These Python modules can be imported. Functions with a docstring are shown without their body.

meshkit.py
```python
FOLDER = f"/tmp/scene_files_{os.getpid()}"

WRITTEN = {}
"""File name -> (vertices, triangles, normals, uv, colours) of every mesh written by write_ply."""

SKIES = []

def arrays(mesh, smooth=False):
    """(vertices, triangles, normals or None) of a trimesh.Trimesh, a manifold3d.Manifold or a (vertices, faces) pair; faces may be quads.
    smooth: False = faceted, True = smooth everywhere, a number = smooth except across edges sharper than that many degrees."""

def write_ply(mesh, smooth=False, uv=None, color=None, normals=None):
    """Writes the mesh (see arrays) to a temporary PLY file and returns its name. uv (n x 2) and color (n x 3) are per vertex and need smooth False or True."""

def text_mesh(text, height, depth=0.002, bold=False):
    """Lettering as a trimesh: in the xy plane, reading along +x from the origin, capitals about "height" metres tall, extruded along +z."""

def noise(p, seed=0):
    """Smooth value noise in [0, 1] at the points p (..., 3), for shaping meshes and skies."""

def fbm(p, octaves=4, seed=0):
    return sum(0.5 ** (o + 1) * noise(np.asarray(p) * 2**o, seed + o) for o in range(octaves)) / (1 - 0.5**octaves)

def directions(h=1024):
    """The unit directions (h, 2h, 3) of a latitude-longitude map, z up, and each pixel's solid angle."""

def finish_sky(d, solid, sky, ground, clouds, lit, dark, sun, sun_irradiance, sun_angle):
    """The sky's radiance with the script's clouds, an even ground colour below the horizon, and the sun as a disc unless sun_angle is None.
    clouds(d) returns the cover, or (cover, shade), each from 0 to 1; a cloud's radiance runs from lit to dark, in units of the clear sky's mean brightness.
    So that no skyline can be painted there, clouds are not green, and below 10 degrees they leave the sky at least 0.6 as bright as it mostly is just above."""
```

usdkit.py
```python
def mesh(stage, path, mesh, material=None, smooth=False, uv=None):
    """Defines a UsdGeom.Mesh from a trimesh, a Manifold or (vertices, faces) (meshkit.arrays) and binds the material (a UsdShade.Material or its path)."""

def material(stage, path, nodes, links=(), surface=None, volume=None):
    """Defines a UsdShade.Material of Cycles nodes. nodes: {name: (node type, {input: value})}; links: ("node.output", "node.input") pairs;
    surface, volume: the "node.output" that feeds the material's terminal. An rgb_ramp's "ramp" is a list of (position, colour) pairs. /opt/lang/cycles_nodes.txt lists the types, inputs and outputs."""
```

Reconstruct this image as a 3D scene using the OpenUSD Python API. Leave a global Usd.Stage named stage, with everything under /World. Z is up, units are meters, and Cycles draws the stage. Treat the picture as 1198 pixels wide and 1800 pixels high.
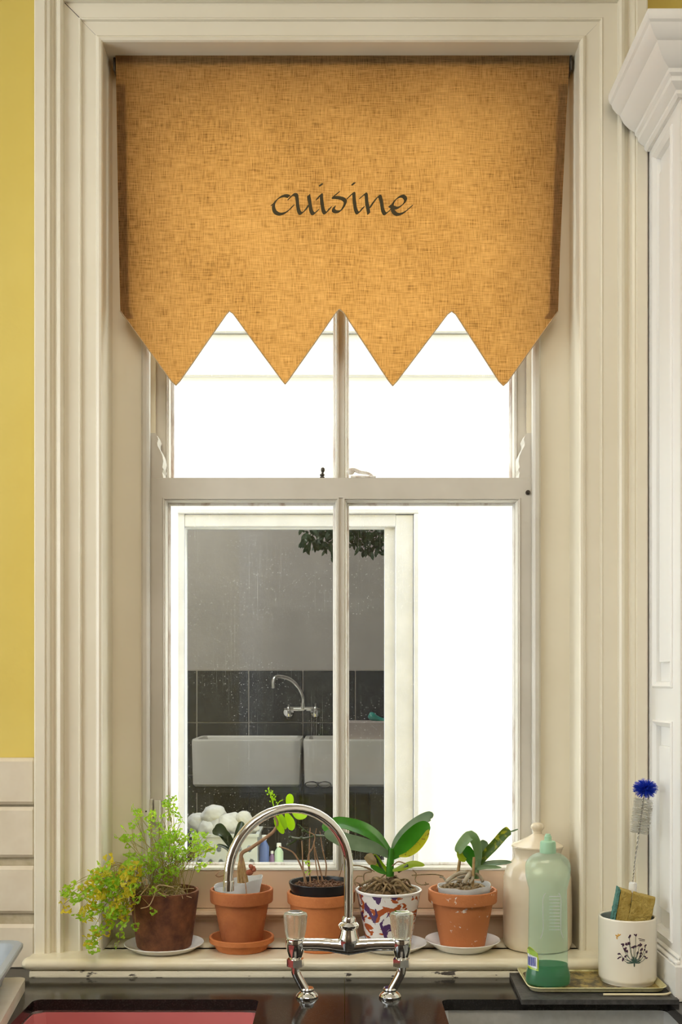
import math, random
import numpy as np, trimesh, usdkit, meshkit
import manifold3d as m3
from shapely.geometry import Polygon, LineString, Point, MultiPoint, box as sbox
from shapely.ops import unary_union
from shapely import affinity
from pxr import Usd, UsdGeom, UsdLux, UsdShade, Gf, Sdf

stage = Usd.Stage.CreateInMemory()
UsdGeom.SetStageUpAxis(stage, 'Z'); UsdGeom.SetStageMetersPerUnit(stage, 1.0)
UsdGeom.Xform.Define(stage, '/World')
rnd = random.Random(7)
PI = math.pi

# ------------------------------------------------------------------ camera, light, exposure
F, CX, CY, CAM_D, CAM_Z = 1900.0, 599.0, 1200.0, 2.0, 1.45      # focal length in pixels of a 1198 x 1800 picture, horizon row 1200
cam = UsdGeom.Camera.Define(stage, '/World/camera')
cam.AddTranslateOp().Set(Gf.Vec3d(0, -CAM_D, CAM_Z)); cam.AddRotateXOp().Set(90.0)
cam.CreateHorizontalApertureAttr(36.0)
cam.CreateFocalLengthAttr(36.0 * F / 1198.0)
cam.CreateVerticalApertureOffsetAttr(36.0 * (CY - 900.0) / 1198.0)
cam.CreateExposureAttr(0.0)
cam.CreateClippingRangeAttr(Gf.Vec2f(0.05, 200.0))
dome = UsdLux.DomeLight.Define(stage, '/World/sky')
dome.CreateIntensityAttr(1.75); dome.CreateColorAttr(Gf.Vec3f(0.93, 0.98, 1.03))
sun = UsdLux.DistantLight.Define(stage, '/World/sun')
sun.CreateIntensityAttr(4.6); sun.CreateAngleAttr(2.0); sun.CreateColorAttr(Gf.Vec3f(1.0, 1.0, 1.0))
sun.AddRotateZOp().Set(14.0); sun.AddRotateXOp().Set(30.0)      # high sun coming over the house onto the courtyard wall
ADDED_KITCHEN_LAMP, ADDED_SCULLERY_LAMP = 8.0, 11.5  # strengths of the two added, unseen lamps

def W(px, py, y):
    """The point at depth y (metres beyond the architrave's face) where the photograph shows pixel (px, py)."""
    s = (CAM_D + y) / F
    return np.array([(px - CX) * s, y, CAM_Z - (py - CY) * s])
def S(y): return (CAM_D + y) / F

# ------------------------------------------------------------------ helpers
used, LOC = {}, {}
def path_for(name, parent):
    base = parent or '/World'
    k = used.get((base, name), 0); used[(base, name)] = k + 1
    return f'{base}/{name}' + (f'_{k:03d}' if k else '')
def tag(prim, label=None, cat=None, group=None, kind=None):
    prim = prim.GetPrim() if hasattr(prim, 'GetPrim') else prim
    for k, v in (('label', label), ('category', cat), ('group', group), ('kind', kind)):
        if v: prim.SetCustomDataByKey(k, v)
    return prim
def thing(name, label, cat, loc=(0, 0, 0), group=None, kind=None):
    p = path_for(name, None)
    x = UsdGeom.Xform.Define(stage, p); x.AddTranslateOp().Set(Gf.Vec3d(*map(float, loc)))
    LOC[p] = np.array(loc, float)
    tag(x, label, cat, group, kind)
    return p
def tri(m):
    if isinstance(m, (list, tuple)): m = trimesh.util.concatenate([tri(a) for a in m])
    if hasattr(m, 'to_mesh'):
        q = m.to_mesh(); m = trimesh.Trimesh(q.vert_properties[:, :3], q.tri_verts, process=False)
    return m
def obj(name, m, material, parent=None, smooth=30, label=None, cat=None, group=None, kind=None):
    """One Mesh prim; m is in world coordinates."""
    m = tri(m).copy()
    p = path_for(name, parent)
    off = LOC.get(parent, np.zeros(3)) if parent else np.zeros(3)
    m.vertices = m.vertices - off
    LOC[p] = off
    tag(usdkit.mesh(stage, p, m, M[material], smooth), label, cat, group, kind)
    return p

def bx(x0, x1, y0, y1, z0, z1, b=0.0):
    x0, x1 = min(x0, x1), max(x0, x1); y0, y1 = min(y0, y1), max(y0, y1); z0, z1 = min(z0, z1), max(z0, z1)
    if b <= 0:
        m = trimesh.creation.box([x1 - x0, y1 - y0, z1 - z0]); m.apply_translation([(x0 + x1) / 2, (y0 + y1) / 2, (z0 + z1) / 2]); return m
    b = min(b, (x1 - x0) / 2.01, (y1 - y0) / 2.01, (z1 - z0) / 2.01)
    pts = []
    for X, sx in ((x0, 1), (x1, -1)):
        for Y, sy in ((y0, 1), (y1, -1)):
            for Z, sz in ((z0, 1), (z1, -1)):
                pts += [[X, Y + sy * b, Z + sz * b], [X + sx * b, Y, Z + sz * b], [X + sx * b, Y + sy * b, Z]]
    return trimesh.convex.convex_hull(np.array(pts))
def spline(P, n):
    P = [np.array(p, float) for p in P]
    if len(P) == 2: return np.array([P[0] + (P[1] - P[0]) * t for t in np.linspace(0, 1, n)])
    Q = [2 * P[0] - P[1]] + P + [2 * P[-1] - P[-2]]
    out = []
    for t in np.linspace(0, len(P) - 1 - 1e-9, n):
        i = int(t); u = t - i; a, b, c, d = Q[i:i + 4]
        out.append(.5 * (2 * b + (c - a) * u + (2 * a - 5 * b + 4 * c - d) * u * u + (3 * b - a - 3 * c + d) * u ** 3))
    return np.array(out)
def tube(P, r, n=10, cap=True):
    P = np.asarray(P, float); k = len(P); r = np.broadcast_to(np.asarray(r, float), (k,))
    T = np.gradient(P, axis=0); T /= np.maximum(np.linalg.norm(T, axis=1, keepdims=True), 1e-12)
    u = np.cross(T[0], [0, 0, 1.0]);
    if np.linalg.norm(u) < 1e-3: u = np.cross(T[0], [0, 1.0, 0])
    u /= np.linalg.norm(u); V = []
    for i in range(k):
        u = u - T[i] * np.dot(u, T[i]); u /= max(np.linalg.norm(u), 1e-12); v = np.cross(T[i], u)
        a = np.arange(n) / n * 2 * PI
        V.append(P[i] + r[i] * (np.cos(a)[:, None] * u + np.sin(a)[:, None] * v))
    V = np.vstack(V); Fc = []
    for i in range(k - 1):
        for j in range(n):
            a, b = i * n + j, i * n + (j + 1) % n
            Fc += [[a, b, b + n], [a, b + n, a + n]]
    if cap:
        V = np.vstack([V, P[0], P[-1]]); c0, c1 = len(V) - 2, len(V) - 1
        for j in range(n):
            Fc += [[c0, (j + 1) % n, j], [c1, (k - 1) * n + j, (k - 1) * n + (j + 1) % n]]
    return trimesh.Trimesh(V, Fc, process=False)
def lathe(prof, c=(0, 0, 0), n=48, sx=1, sy=1):
    """prof: (r, z) from the inside/bottom outwards; c is the base centre."""
    prof = np.array(prof, float); k = len(prof); a = np.arange(n) / n * 2 * PI
    V = np.array([[r * math.cos(t) * sx, r * math.sin(t) * sy, z] for r, z in prof for t in a]) + np.array(c, float)
    Fc = []
    for i in range(k - 1):
        for j in range(n):
            p, q = i * n + j, i * n + (j + 1) % n
            if prof[i][0] > 1e-9: Fc.append([p, q, q + n])
            if prof[i + 1][0] > 1e-9: Fc.append([p, q + n, p + n])
    return trimesh.Trimesh(V, Fc, process=False)
def extr(poly, h):
    gs = getattr(poly, 'geoms', [poly])
    return trimesh.util.concatenate([trimesh.creation.extrude_polygon(g, h, engine='earcut') for g in gs if g.area > 1e-10])
def to_xz(m, y0):      # (u, v, w) -> x = u, z = v, y = y0 - w : faces the kitchen
    v = m.vertices; m = m.copy(); m.vertices = np.stack([v[:, 0], y0 - v[:, 2], v[:, 1]], 1); return m
def prof_x(pts, x0, x1):   # profile in (y, z) run along x
    m = extr(Polygon(pts), x1 - x0); v = m.vertices; m.vertices = np.stack([v[:, 2] + x0, v[:, 0], v[:, 1]], 1); return m
def prof_z(pts, z0, z1):
    m = extr(Polygon(pts), z1 - z0); m.apply_translation([0, 0, z0]); return m
def ring(x0, x1, z0, z1, prof, closed=True):
    """Mitred moulding round a rectangle in the xz plane. prof: (inset towards the middle, y), a closed outline."""
    k = len(prof); V = []
    for cx, cz, sx, sz in ((x0, z0, 1, 1), (x1, z0, -1, 1), (x1, z1, -1, -1), (x0, z1, 1, -1)):
        V += [[cx + sx * u, y, cz + sz * u] for u, y in prof]
    Fc = []
    for i in range(4):
        for j in range(k):
            a, b = i * k + j, i * k + (j + 1) % k; c, d = ((i + 1) % 4) * k + j, ((i + 1) % 4) * k + (j + 1) % k
            Fc += [[a, c, d], [a, d, b]]
    m = trimesh.Trimesh(V, Fc, process=False); m.fix_normals(); return m
def ball(c, r, sub=2, s=(1, 1, 1)):
    m = trimesh.creation.icosphere(sub, r); m.vertices = m.vertices * np.array(s) + np.array(c); return m
def cyl(p0, p1, r, n=24): return tube([p0, p1], r, n)
def unit(v): v = np.asarray(v, float); return v / max(np.linalg.norm(v), 1e-12)
def leaf(P, w, nrm=(0, -1, .3), fold=.25, n=16, m=6, t=.0009, tipp=.75, base=.25, wave=0):
    """A leaf as a thin solid blade: P its midrib, w its greatest width."""
    C = spline(P, n + 1); T = np.gradient(C, axis=0); nrm = unit(nrm); top, bot = [], []
    for i in range(n + 1):
        s = i / n; tt = unit(T[i]); lat = unit(np.cross(tt, nrm)); up = np.cross(lat, tt)
        hw = w / 2 * max(.02, (base + (1 - base) * math.sin(min(s / .5, 1) * PI / 2)) * max(0, 1 - max(0, (s - .5) / .5) ** (2 / max(tipp, .05))) ** .5)
        for j in range(m + 1):
            q = 2 * j / m - 1
            p = C[i] + lat * q * hw + up * (fold * abs(q) ** 1.3 * hw + wave * hw * math.sin(s * 9 + q * 2) * abs(q))
            top.append(p + up * t / 2); bot.append(p - up * t / 2)
    V = np.array(top + bot); N = len(top); k = m + 1; Fc = []
    for i in range(n):
        for j in range(m):
            a, b, c, d = i * k + j, i * k + j + 1, (i + 1) * k + j + 1, (i + 1) * k + j
            Fc += [[a, b, c], [a, c, d], [N + a, N + c, N + b], [N + a, N + d, N + c]]
    edge = [i * k for i in range(n + 1)] + [n * k + j for j in range(1, k)] + [i * k + m for i in range(n - 1, -1, -1)] + [j for j in range(m - 1, 0, -1)]
    for a, b in zip(edge, edge[1:] + edge[:1]): Fc += [[a, b, N + b], [a, N + b, N + a]]
    me = trimesh.Trimesh(V, Fc, process=False); me.fix_normals(); return me

# ------------------------------------------------------------------ materials
M = {}
def mat(name, nodes, links, surface):
    M[name] = usdkit.material(stage, '/World/Looks/' + name, nodes, links, surface=surface)
def paint(name, c1, c2=None, scale=6.0, rough=.4, bump=0.0, bscale=60.0, metal=0.0, detail=4, lo=.35, hi=.65, stretch=None, extra=None):
    n = {'g': ('geometry', {}), 'p': ('principled_bsdf', {'base_color': c1, 'roughness': rough, 'metallic': metal, **(extra or {})})}; l = []
    src = 'g.position'
    if stretch: n['m'] = ('mapping', {'scale': stretch}); l.append(('g.position', 'm.vector')); src = 'm.vector'
    if c2 is not None:
        n['t'] = ('noise_texture', {'scale': scale, 'detail': detail, 'roughness': .6}); n['r'] = ('rgb_ramp', {'ramp': [(lo, c1), (hi, c2)]})
        l += [(src, 't.vector'), ('t.fac', 'r.fac'), ('r.color', 'p.base_color')]
    if bump:
        n['bt'] = ('noise_texture', {'scale': bscale, 'detail': 3}); n['b'] = ('bump', {'strength': bump, 'distance': .004})
        l += [(src, 'bt.vector'), ('bt.fac', 'b.height'), ('b.normal', 'p.normal')]
    mat(name, n, l, 'p.BSDF')
paint('cream_paint', (.80, .745, .60), (.76, .70, .55), 3.0, .32, .10, 35)
paint('dimmed_sash_paint', (.66, .625, .545), (.58, .545, .465), 5.0, .38, .12, 40)  # backlit dimness of the sashes put into a greyer paint colour
paint('bounce_tinted_paint', (.82, .61, .45), (.80, .63, .48), 4.0, .28, .1, 40)  # warm bounce light from the terracotta pots tinted into the paint colour
paint('putty', (.80, .78, .72), (.42, .30, .22), 28.0, .6, .4, 60, lo=.50, hi=.70, detail=6, stretch=(1.5, 1, .35))
paint('sill_paint', (.80, .735, .56), (.72, .62, .40), 9.0, .22, .15, 45, lo=.45, hi=.8)
paint('caulk', (.74, .69, .54), (.06, .05, .04), 38.0, .5, .3, 80, lo=.59, hi=.63, stretch=(.6, 1, 1.6))
paint('cabinet_paint', (.84, .83, .79), None, rough=.33, bump=.04)
paint('yellow_wall', (.68, .53, .12), (.64, .48, .09), 2.5, .6, .1, 60)
paint('wall_tile', (.72, .64, .50), (.66, .57, .43), 14.0, .3, .35, 22)
paint('grout_pale', (.55, .47, .33), (.42, .35, .22), 30, .9)
paint('white_ceiling', (.82, .80, .74), None, rough=.7)
paint('floor_tile', (.16, .10, .06), (.12, .07, .04), 5, .5)
paint('dark_wood', (.10, .07, .05), (.07, .05, .035), 5, .6)
paint('granite', (.012, .011, .011), (.035, .032, .030), 420.0, .13, detail=2, lo=.5, hi=.75, extra={'specular_ior_level': .28})
paint('slate_board', (.030, .030, .031), (.07, .068, .066), 90.0, .42, .2, 140)
paint('steel', (.62, .62, .60), (.56, .56, .54), 80, .38, metal=.6, stretch=(1, .1, 1))
paint('red_plastic', (.60, .20, .20), (.54, .16, .165), 3.0, .35)
paint('chrome', (.86, .85, .82), None, rough=.06, metal=1.0)
paint('grey_plastic', (.30, .33, .35), None, rough=.4)
paint('cream_board', (.72, .66, .55), (.62, .55, .44), 12, .5)
paint('terracotta', (.50, .165, .048), (.38, .115, .034), 18, .8, .25, 160)
paint('terracotta_clean', (.60, .205, .058), (.50, .16, .045), 22, .75, .2, 160)
paint('terracotta_speck', (.52, .18, .058), (.80, .74, .66), 75, .8, .2, 160, lo=.64, hi=.70)
paint('terracotta_old', (.075, .026, .013), (.25, .095, .038), 34, .85, .35, 120, lo=.32, hi=.68, detail=8)
paint('white_china', (.88, .87, .85), None, rough=.15)
paint('stoneware', (.72, .63, .46), (.66, .56, .40), 8, .18)
paint('mug_glaze', (.82, .77, .66), (.78, .72, .58), 6, .2)
paint('mug_inside', (.30, .36, .36), None, rough=.3)
paint('soil', (.07, .032, .018), (.20, .10, .05), 110, .95, .9, 150, detail=6)
paint('black_plastic', (.012, .012, .013), None, rough=.35)
paint('bark', (.11, .065, .03), (.32, .23, .11), 55, .85, .5, 140, detail=6)
paint('root_grey', (.40, .36, .27), (.27, .21, .13), 50, .8)
paint('brown_stem', (.26, .14, .07), (.36, .22, .12), 40, .7)
paint('cut_stake', (.44, .29, .12), (.26, .15, .06), 60, .7)
paint('dead_bract', (.66, .50, .28), (.55, .38, .18), 40, .8)
paint('red_bark', (.20, .045, .02), (.32, .09, .04), 40, .8)
paint('sponge', (.50, .37, .10), (.36, .25, .05), 70, .95, .9, 260, detail=6)
paint('scourer', (.07, .20, .17), (.12, .30, .26), 140, .95, 1.0, 260)
paint('white_plastic', (.82, .83, .84), None, rough=.35)
paint('blue_bristle', (.015, .06, .62), None, rough=.4)
paint('wire', (.55, .52, .46), None, rough=.25, metal=1.0)
paint('green_cap', (.36, .60, .40), None, rough=.4)
paint('label_green', (.55, .66, .02), None, rough=.35)
paint('label_white', (.80, .82, .86), None, rough=.35)
paint('label_blue', (.07, .09, .42), None, rough=.35)
paint('tray_rim', (.66, .62, .36), (.40, .34, .12), 40, .35, lo=.5, hi=.75)
paint('tray_print', (.045, .032, .015), (.34, .25, .07), 34, .35, detail=8, lo=.44, hi=.60, stretch=(1.6, 1, 1))
paint('print_ink', (.06, .025, .05), None, rough=.4)
paint('print_green', (.05, .10, .08), None, rough=.4)
paint('print_orange', (.62, .32, .04), None, rough=.4)
paint('letter_ink', (.055, .040, .012), None, rough=.8)
paint('outside_white', (.84, .84, .83), (.80, .80, .79), 2.0, .7, .15, 20)
paint('outside_trim', (.48, .48, .50), (.42, .42, .44), 10.0, .5, .2, 30)
paint('render_grey', (.36, .335, .305), (.42, .39, .355), 2.2, .9, .2, 30)
paint('black_tile', (.020, .021, .024), (.036, .036, .039), 9, .25, .15, 20)
paint('grout_dark', (.34, .31, .27), None, rough=.9)
paint('fireclay', (.74, .72, .67), (.66, .64, .58), 4, .25)
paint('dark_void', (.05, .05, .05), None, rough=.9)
paint('paving', (.42, .41, .39), (.34, .33, .31), 8, .8)
paint('teal', (.03, .27, .22), None, rough=.4)
paint('pink_board', (.42, .36, .33), None, rough=.6)
paint('cloth_white', (.55, .55, .55), None, rough=.9, bump=.3, bscale=50)
paint('crate_white', (.46, .48, .48), None, rough=.5)
paint('blue_plastic', (.10, .16, .42), None, rough=.4)
paint('purple_plastic', (.22, .13, .30), None, rough=.4)
paint('pale_green_plastic', (.50, .66, .50), None, rough=.4)
paint('metal_dark', (.10, .09, .08), None, rough=.35, metal=1.0)
paint('bamboo', (.72, .64, .42), None, rough=.5)
mat('lamp_glow', {'e': ('emission', {'color': (1, .9, .7), 'strength': 6.0})}, [], 'e.emission')

def foliage(name, c1, c2, trans, scale=60., rough=.4, lo=.4, hi=.65, tw=.45, spots=None):
    n = {'g': ('geometry', {}), 't': ('noise_texture', {'scale': scale, 'detail': 3}), 'r': ('rgb_ramp', {'ramp': [(lo, c1), (hi, c2)]}),
         'p': ('principled_bsdf', {'roughness': rough}), 'q': ('rgb_ramp', {'ramp': [(lo, trans), (hi, tuple(min(1, a * .6 + b * .9) for a, b in zip(trans, c2)))]}),
         'tr': ('translucent_bsdf', {}), 'm': ('mix_closure', {'fac': tw})}
    l = [('g.position', 't.vector'), ('t.fac', 'r.fac'), ('t.fac', 'q.fac'), ('r.color', 'p.base_color'), ('q.color', 'tr.color'), ('p.BSDF', 'm.closure1'), ('tr.BSDF', 'm.closure2')]
    mat(name, n, l, 'm.closure')
foliage('herb_green', (.14, .36, .02), (.36, .55, .05), (.60, .85, .06), 90, tw=.6)
foliage('herb_yellow', (.42, .42, .03), (.66, .50, .04), (.90, .75, .05), 45, tw=.6)
foliage('herb_stem', (.36, .34, .08), (.46, .30, .10), (.5, .45, .1), 60, tw=.3)
foliage('dry_straw', (.62, .48, .28), (.50, .36, .18), (.6, .45, .2), 60, tw=.2)
foliage('lime_leaf', (.30, .55, .02), (.40, .62, .03), (.70, .90, .04), 20, tw=.55)
foliage('orchid_green', (.045, .20, .012), (.07, .27, .02), (.12, .42, .02), 25, .3, tw=.4)
foliage('orchid_blotch', (.05, .24, .012), (.42, .42, .02), (.16, .48, .02), 22, .3, lo=.52, hi=.6, tw=.4)
foliage('orchid_grey', (.15, .23, .13), (.20, .28, .17), (.20, .36, .12), 25, .4, tw=.3)
foliage('orchid_dark', (.035, .055, .022), (.06, .09, .035), (.10, .14, .03), 30, .25, tw=.2)
foliage('orchid_pale', (.24, .36, .19), (.32, .44, .25), (.36, .52, .20), 25, .45, tw=.4)
foliage('orchid_spotted', (.08, .16, .025), (.42, .42, .03), (.22, .30, .03), 110, .4, lo=.52, hi=.64, tw=.35)
foliage('orchid_yellow', (.36, .46, .02), (.28, .40, .03), (.55, .65, .03), 30, tw=.4)
foliage('fern_dark', (.025, .06, .022), (.05, .10, .035), (.06, .12, .03), 12, tw=.3)
foliage('milky_plastic', (.70, .72, .72), (.62, .63, .62), (.80, .82, .84), 30, .35, tw=.45)
foliage('clear_bristle', (.88, .86, .78), (.84, .82, .74), (.8, .78, .7), 30, tw=.4)

# woven linen: coarse threads both ways, light passes through
def linen(name, front, back, tw):
    n = {'g': ('geometry', {}), 'ma': ('mapping', {'scale': (640., 1., 42.)}), 'mb': ('mapping', {'scale': (34., 1., 640.)}), 'mc': ('mapping', {'scale': (7., 1., 5.)}),
         'ta': ('noise_texture', {'scale': 1., 'detail': 2}), 'tb': ('noise_texture', {'scale': 1., 'detail': 2}), 'tc': ('noise_texture', {'scale': 1., 'detail': 4}),
         'add': ('math', {'math_type': 'add'}), 'mul': ('math', {'math_type': 'multiply', 'value2': .42}), 'add2': ('math', {'math_type': 'multiply_add', 'value2': .22}),
         'r': ('rgb_ramp', {'ramp': [(.36, tuple(.38 * c for c in front)), (.52, front), (.70, tuple(min(1, 1.28 * c) for c in front))]}),
         'q': ('rgb_ramp', {'ramp': [(.36, tuple(a * c for a, c in zip((.34, .27, .2), back))), (.52, back), (.70, tuple(min(1, a * c) for a, c in zip((1.45, 1.6, 2.1), back)))]}),
         'd': ('diffuse_bsdf', {'roughness': .6}), 't': ('translucent_bsdf', {}), 'm': ('mix_closure', {'fac': tw}), 'b': ('bump', {'strength': .5, 'distance': .001})}
    l = [('g.position', 'ma.vector'), ('g.position', 'mb.vector'), ('g.position', 'mc.vector'), ('ma.vector', 'ta.vector'), ('mb.vector', 'tb.vector'), ('mc.vector', 'tc.vector'),
         ('ta.fac', 'add.value1'), ('tb.fac', 'add.value2'), ('add.value', 'mul.value1'), ('tc.fac', 'add2.value1'), ('mul.value', 'add2.value3'),
         ('add2.value', 'r.fac'), ('add2.value', 'q.fac'), ('r.color', 'd.color'), ('q.color', 't.color'), ('add2.value', 'b.height'), ('b.normal', 'd.normal'), ('d.BSDF', 'm.closure1'), ('t.BSDF', 'm.closure2')]
    mat(name, n, l, 'm.closure')
linen('linen', (.42, .275, .125), (.58, .275, .060), .62)
linen('linen_hem', (.38, .26, .13), (.26, .14, .045), .5)

def pane(name, dirt):
    n = {'t': ('transparent_bsdf', {'color': (.97, .98, .975)}), 'gl': ('glossy_bsdf', {'roughness': .01, 'color': (1, 1, 1)}), 'f': ('fresnel', {'IOR': 1.28}), 'ge': ('geometry', {}), 'inv': ('math', {'math_type': 'subtract', 'value1': 1.0}), 'ff': ('math', {'math_type': 'multiply'}), 'm': ('mix_closure', {})}
    l = [('ge.backfacing', 'inv.value2'), ('inv.value', 'ff.value1'), ('f.fac', 'ff.value2'), ('ff.value', 'm.fac'), ('t.BSDF', 'm.closure1'), ('gl.BSDF', 'm.closure2')]
    if not dirt: mat(name, n, l, 'm.closure'); return
    n |= {'g': ('geometry', {}), 'ma': ('mapping', {'scale': (170., 1., 170.)}), 'v': ('voronoi_texture', {'scale': 1., 'randomness': 1.0}), 'wn': ('noise_texture', {'scale': 9., 'detail': 3}),
          'mb': ('mapping', {'scale': (420., 1., 5.)}), 'st': ('noise_texture', {'scale': 1., 'detail': 3}), 'big': ('noise_texture', {'scale': 7., 'detail': 3}),
          'r1': ('rgb_ramp', {'ramp': [(.0, (1, 1, 1)), (.07, (1, 1, 1)), (.15, (0, 0, 0))]}), 'r2': ('rgb_ramp', {'ramp': [(.62, (0, 0, 0)), (.76, (.20, .20, .20))]}),
          'r3': ('rgb_ramp', {'ramp': [(.42, (0, 0, 0)), (.62, (1, 1, 1))]}), 'mul': ('mix_color', {'blend_type': 'multiply', 'fac': 1.0}), 'mul2': ('mix_color', {'blend_type': 'multiply', 'fac': 1.0}),
          'sum': ('mix_color', {'blend_type': 'add', 'fac': 1.0}), 'd': ('diffuse_bsdf', {'color': (.8, .8, .78)}), 'tr': ('translucent_bsdf', {'color': (.8, .8, .78)}), 'dm': ('mix_closure', {'fac': .5}), 'bw': ('math', {'math_type': 'multiply_add', 'value2': .5, 'value3': .006}), 'o': ('mix_closure', {})}
    l += [('g.position', 'ma.vector'), ('ma.vector', 'v.vector'), ('g.position', 'mb.vector'), ('mb.vector', 'st.vector'), ('g.position', 'big.vector'), ('g.position', 'wn.vector'),
          ('v.distance', 'r1.fac'), ('st.fac', 'r2.fac'), ('big.fac', 'r3.fac'), ('r1.color', 'mul.a'), ('r3.color', 'mul.b'), ('r2.color', 'mul2.a'), ('r3.color', 'mul2.b'), ('mul.result', 'sum.a'), ('mul2.result', 'sum.b'),
          ('sum.result', 'bw.value1'), ('bw.value', 'o.fac'), ('d.BSDF', 'dm.closure1'), ('tr.BSDF', 'dm.closure2'), ('m.closure', 'o.closure1'), ('dm.closure', 'o.closure2')]
    mat(name, n, l, 'o.closure')
pane('dirty_pane', True); pane('clean_pane', False)
mat('clear_bottle', {'t': ('transparent_bsdf', {'color': (.88, .97, .925)}), 'gl': ('glossy_bsdf', {'roughness': .08}), 'f': ('fresnel', {'IOR': 1.45}), 'ge': ('geometry', {}), 'inv': ('math', {'math_type': 'subtract', 'value1': 1.0}), 'ff': ('math', {'math_type': 'multiply'}), 'm': ('mix_closure', {}), 'd': ('translucent_bsdf', {'color': (.64, .92, .82)}),
     'dd': ('diffuse_bsdf', {'color': (.64, .92, .82)}), 'dm': ('mix_closure', {'fac': .5}), 'o': ('mix_closure', {'fac': .15})},
    [('ge.backfacing', 'inv.value2'), ('inv.value', 'ff.value1'), ('f.fac', 'ff.value2'), ('ff.value', 'm.fac'), ('t.BSDF', 'm.closure1'), ('gl.BSDF', 'm.closure2'), ('d.BSDF', 'dm.closure1'), ('dd.BSDF', 'dm.closure2'), ('m.closure', 'o.closure1'), ('dm.closure', 'o.closure2')], 'o.closure')
mat('green_liquid', {'t': ('transparent_bsdf', {'color': (.02, .50, .20)}), 'd': ('principled_bsdf', {'base_color': (.0, .28, .10), 'roughness': .25}), 'tr': ('translucent_bsdf', {'color': (.0, .46, .16)}), 'dm': ('mix_closure', {'fac': .5}), 'o': ('mix_closure', {'fac': .62})},
    [('d.BSDF', 'dm.closure1'), ('tr.BSDF', 'dm.closure2'), ('t.BSDF', 'o.closure1'), ('dm.closure', 'o.closure2')], 'o.closure')
mat('crystal', {'p': ('principled_bsdf', {'base_color': (.95, .97, .90), 'roughness': .05, 'transmission_weight': 1.0, 'ior': 1.46}), 'd': ('principled_bsdf', {'base_color': (.74, .76, .62), 'roughness': .1}), 't': ('translucent_bsdf', {'color': (.86, .90, .74)}), 'dm': ('mix_closure', {'fac': .5}), 'o': ('mix_closure', {'fac': .24})}, [('d.BSDF', 'dm.closure1'), ('t.BSDF', 'dm.closure2'), ('p.BSDF', 'o.closure1'), ('dm.closure', 'o.closure2')], 'o.closure')
# imari ware: rust and inky blue patches over white glaze
mat('imari', {'g': ('geometry', {}), 'ma': ('mapping', {'scale': (1., 1., 1.7)}), 'ta': ('noise_texture', {'scale': 34., 'detail': 3, 'distortion': 1.1}), 'mb': ('mapping', {'location': (3.1, 1.7, .4), 'scale': (1.4, 1., 1.)}), 'tb': ('noise_texture', {'scale': 30., 'detail': 3, 'distortion': 1.3}),
              'ra': ('rgb_ramp', {'ramp': [(.525, (0, 0, 0)), (.54, (1, 1, 1))]}), 'rb': ('rgb_ramp', {'ramp': [(.535, (0, 0, 0)), (.555, (1, 1, 1))]}), 'c1': ('mix_color', {'a': (.78, .76, .72), 'b': (.42, .10, .03)}), 'c2': ('mix_color', {'b': (.09, .045, .13)}), 'p': ('principled_bsdf', {'roughness': .15})},
    [('g.position', 'ma.vector'), ('ma.vector', 'ta.vector'), ('g.position', 'mb.vector'), ('mb.vector', 'tb.vector'), ('ta.fac', 'ra.fac'), ('tb.fac', 'rb.fac'), ('ra.color', 'c1.fac'), ('c1.result', 'c2.a'), ('rb.color', 'c2.fac'), ('c2.result', 'p.base_color')], 'p.BSDF')

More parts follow.
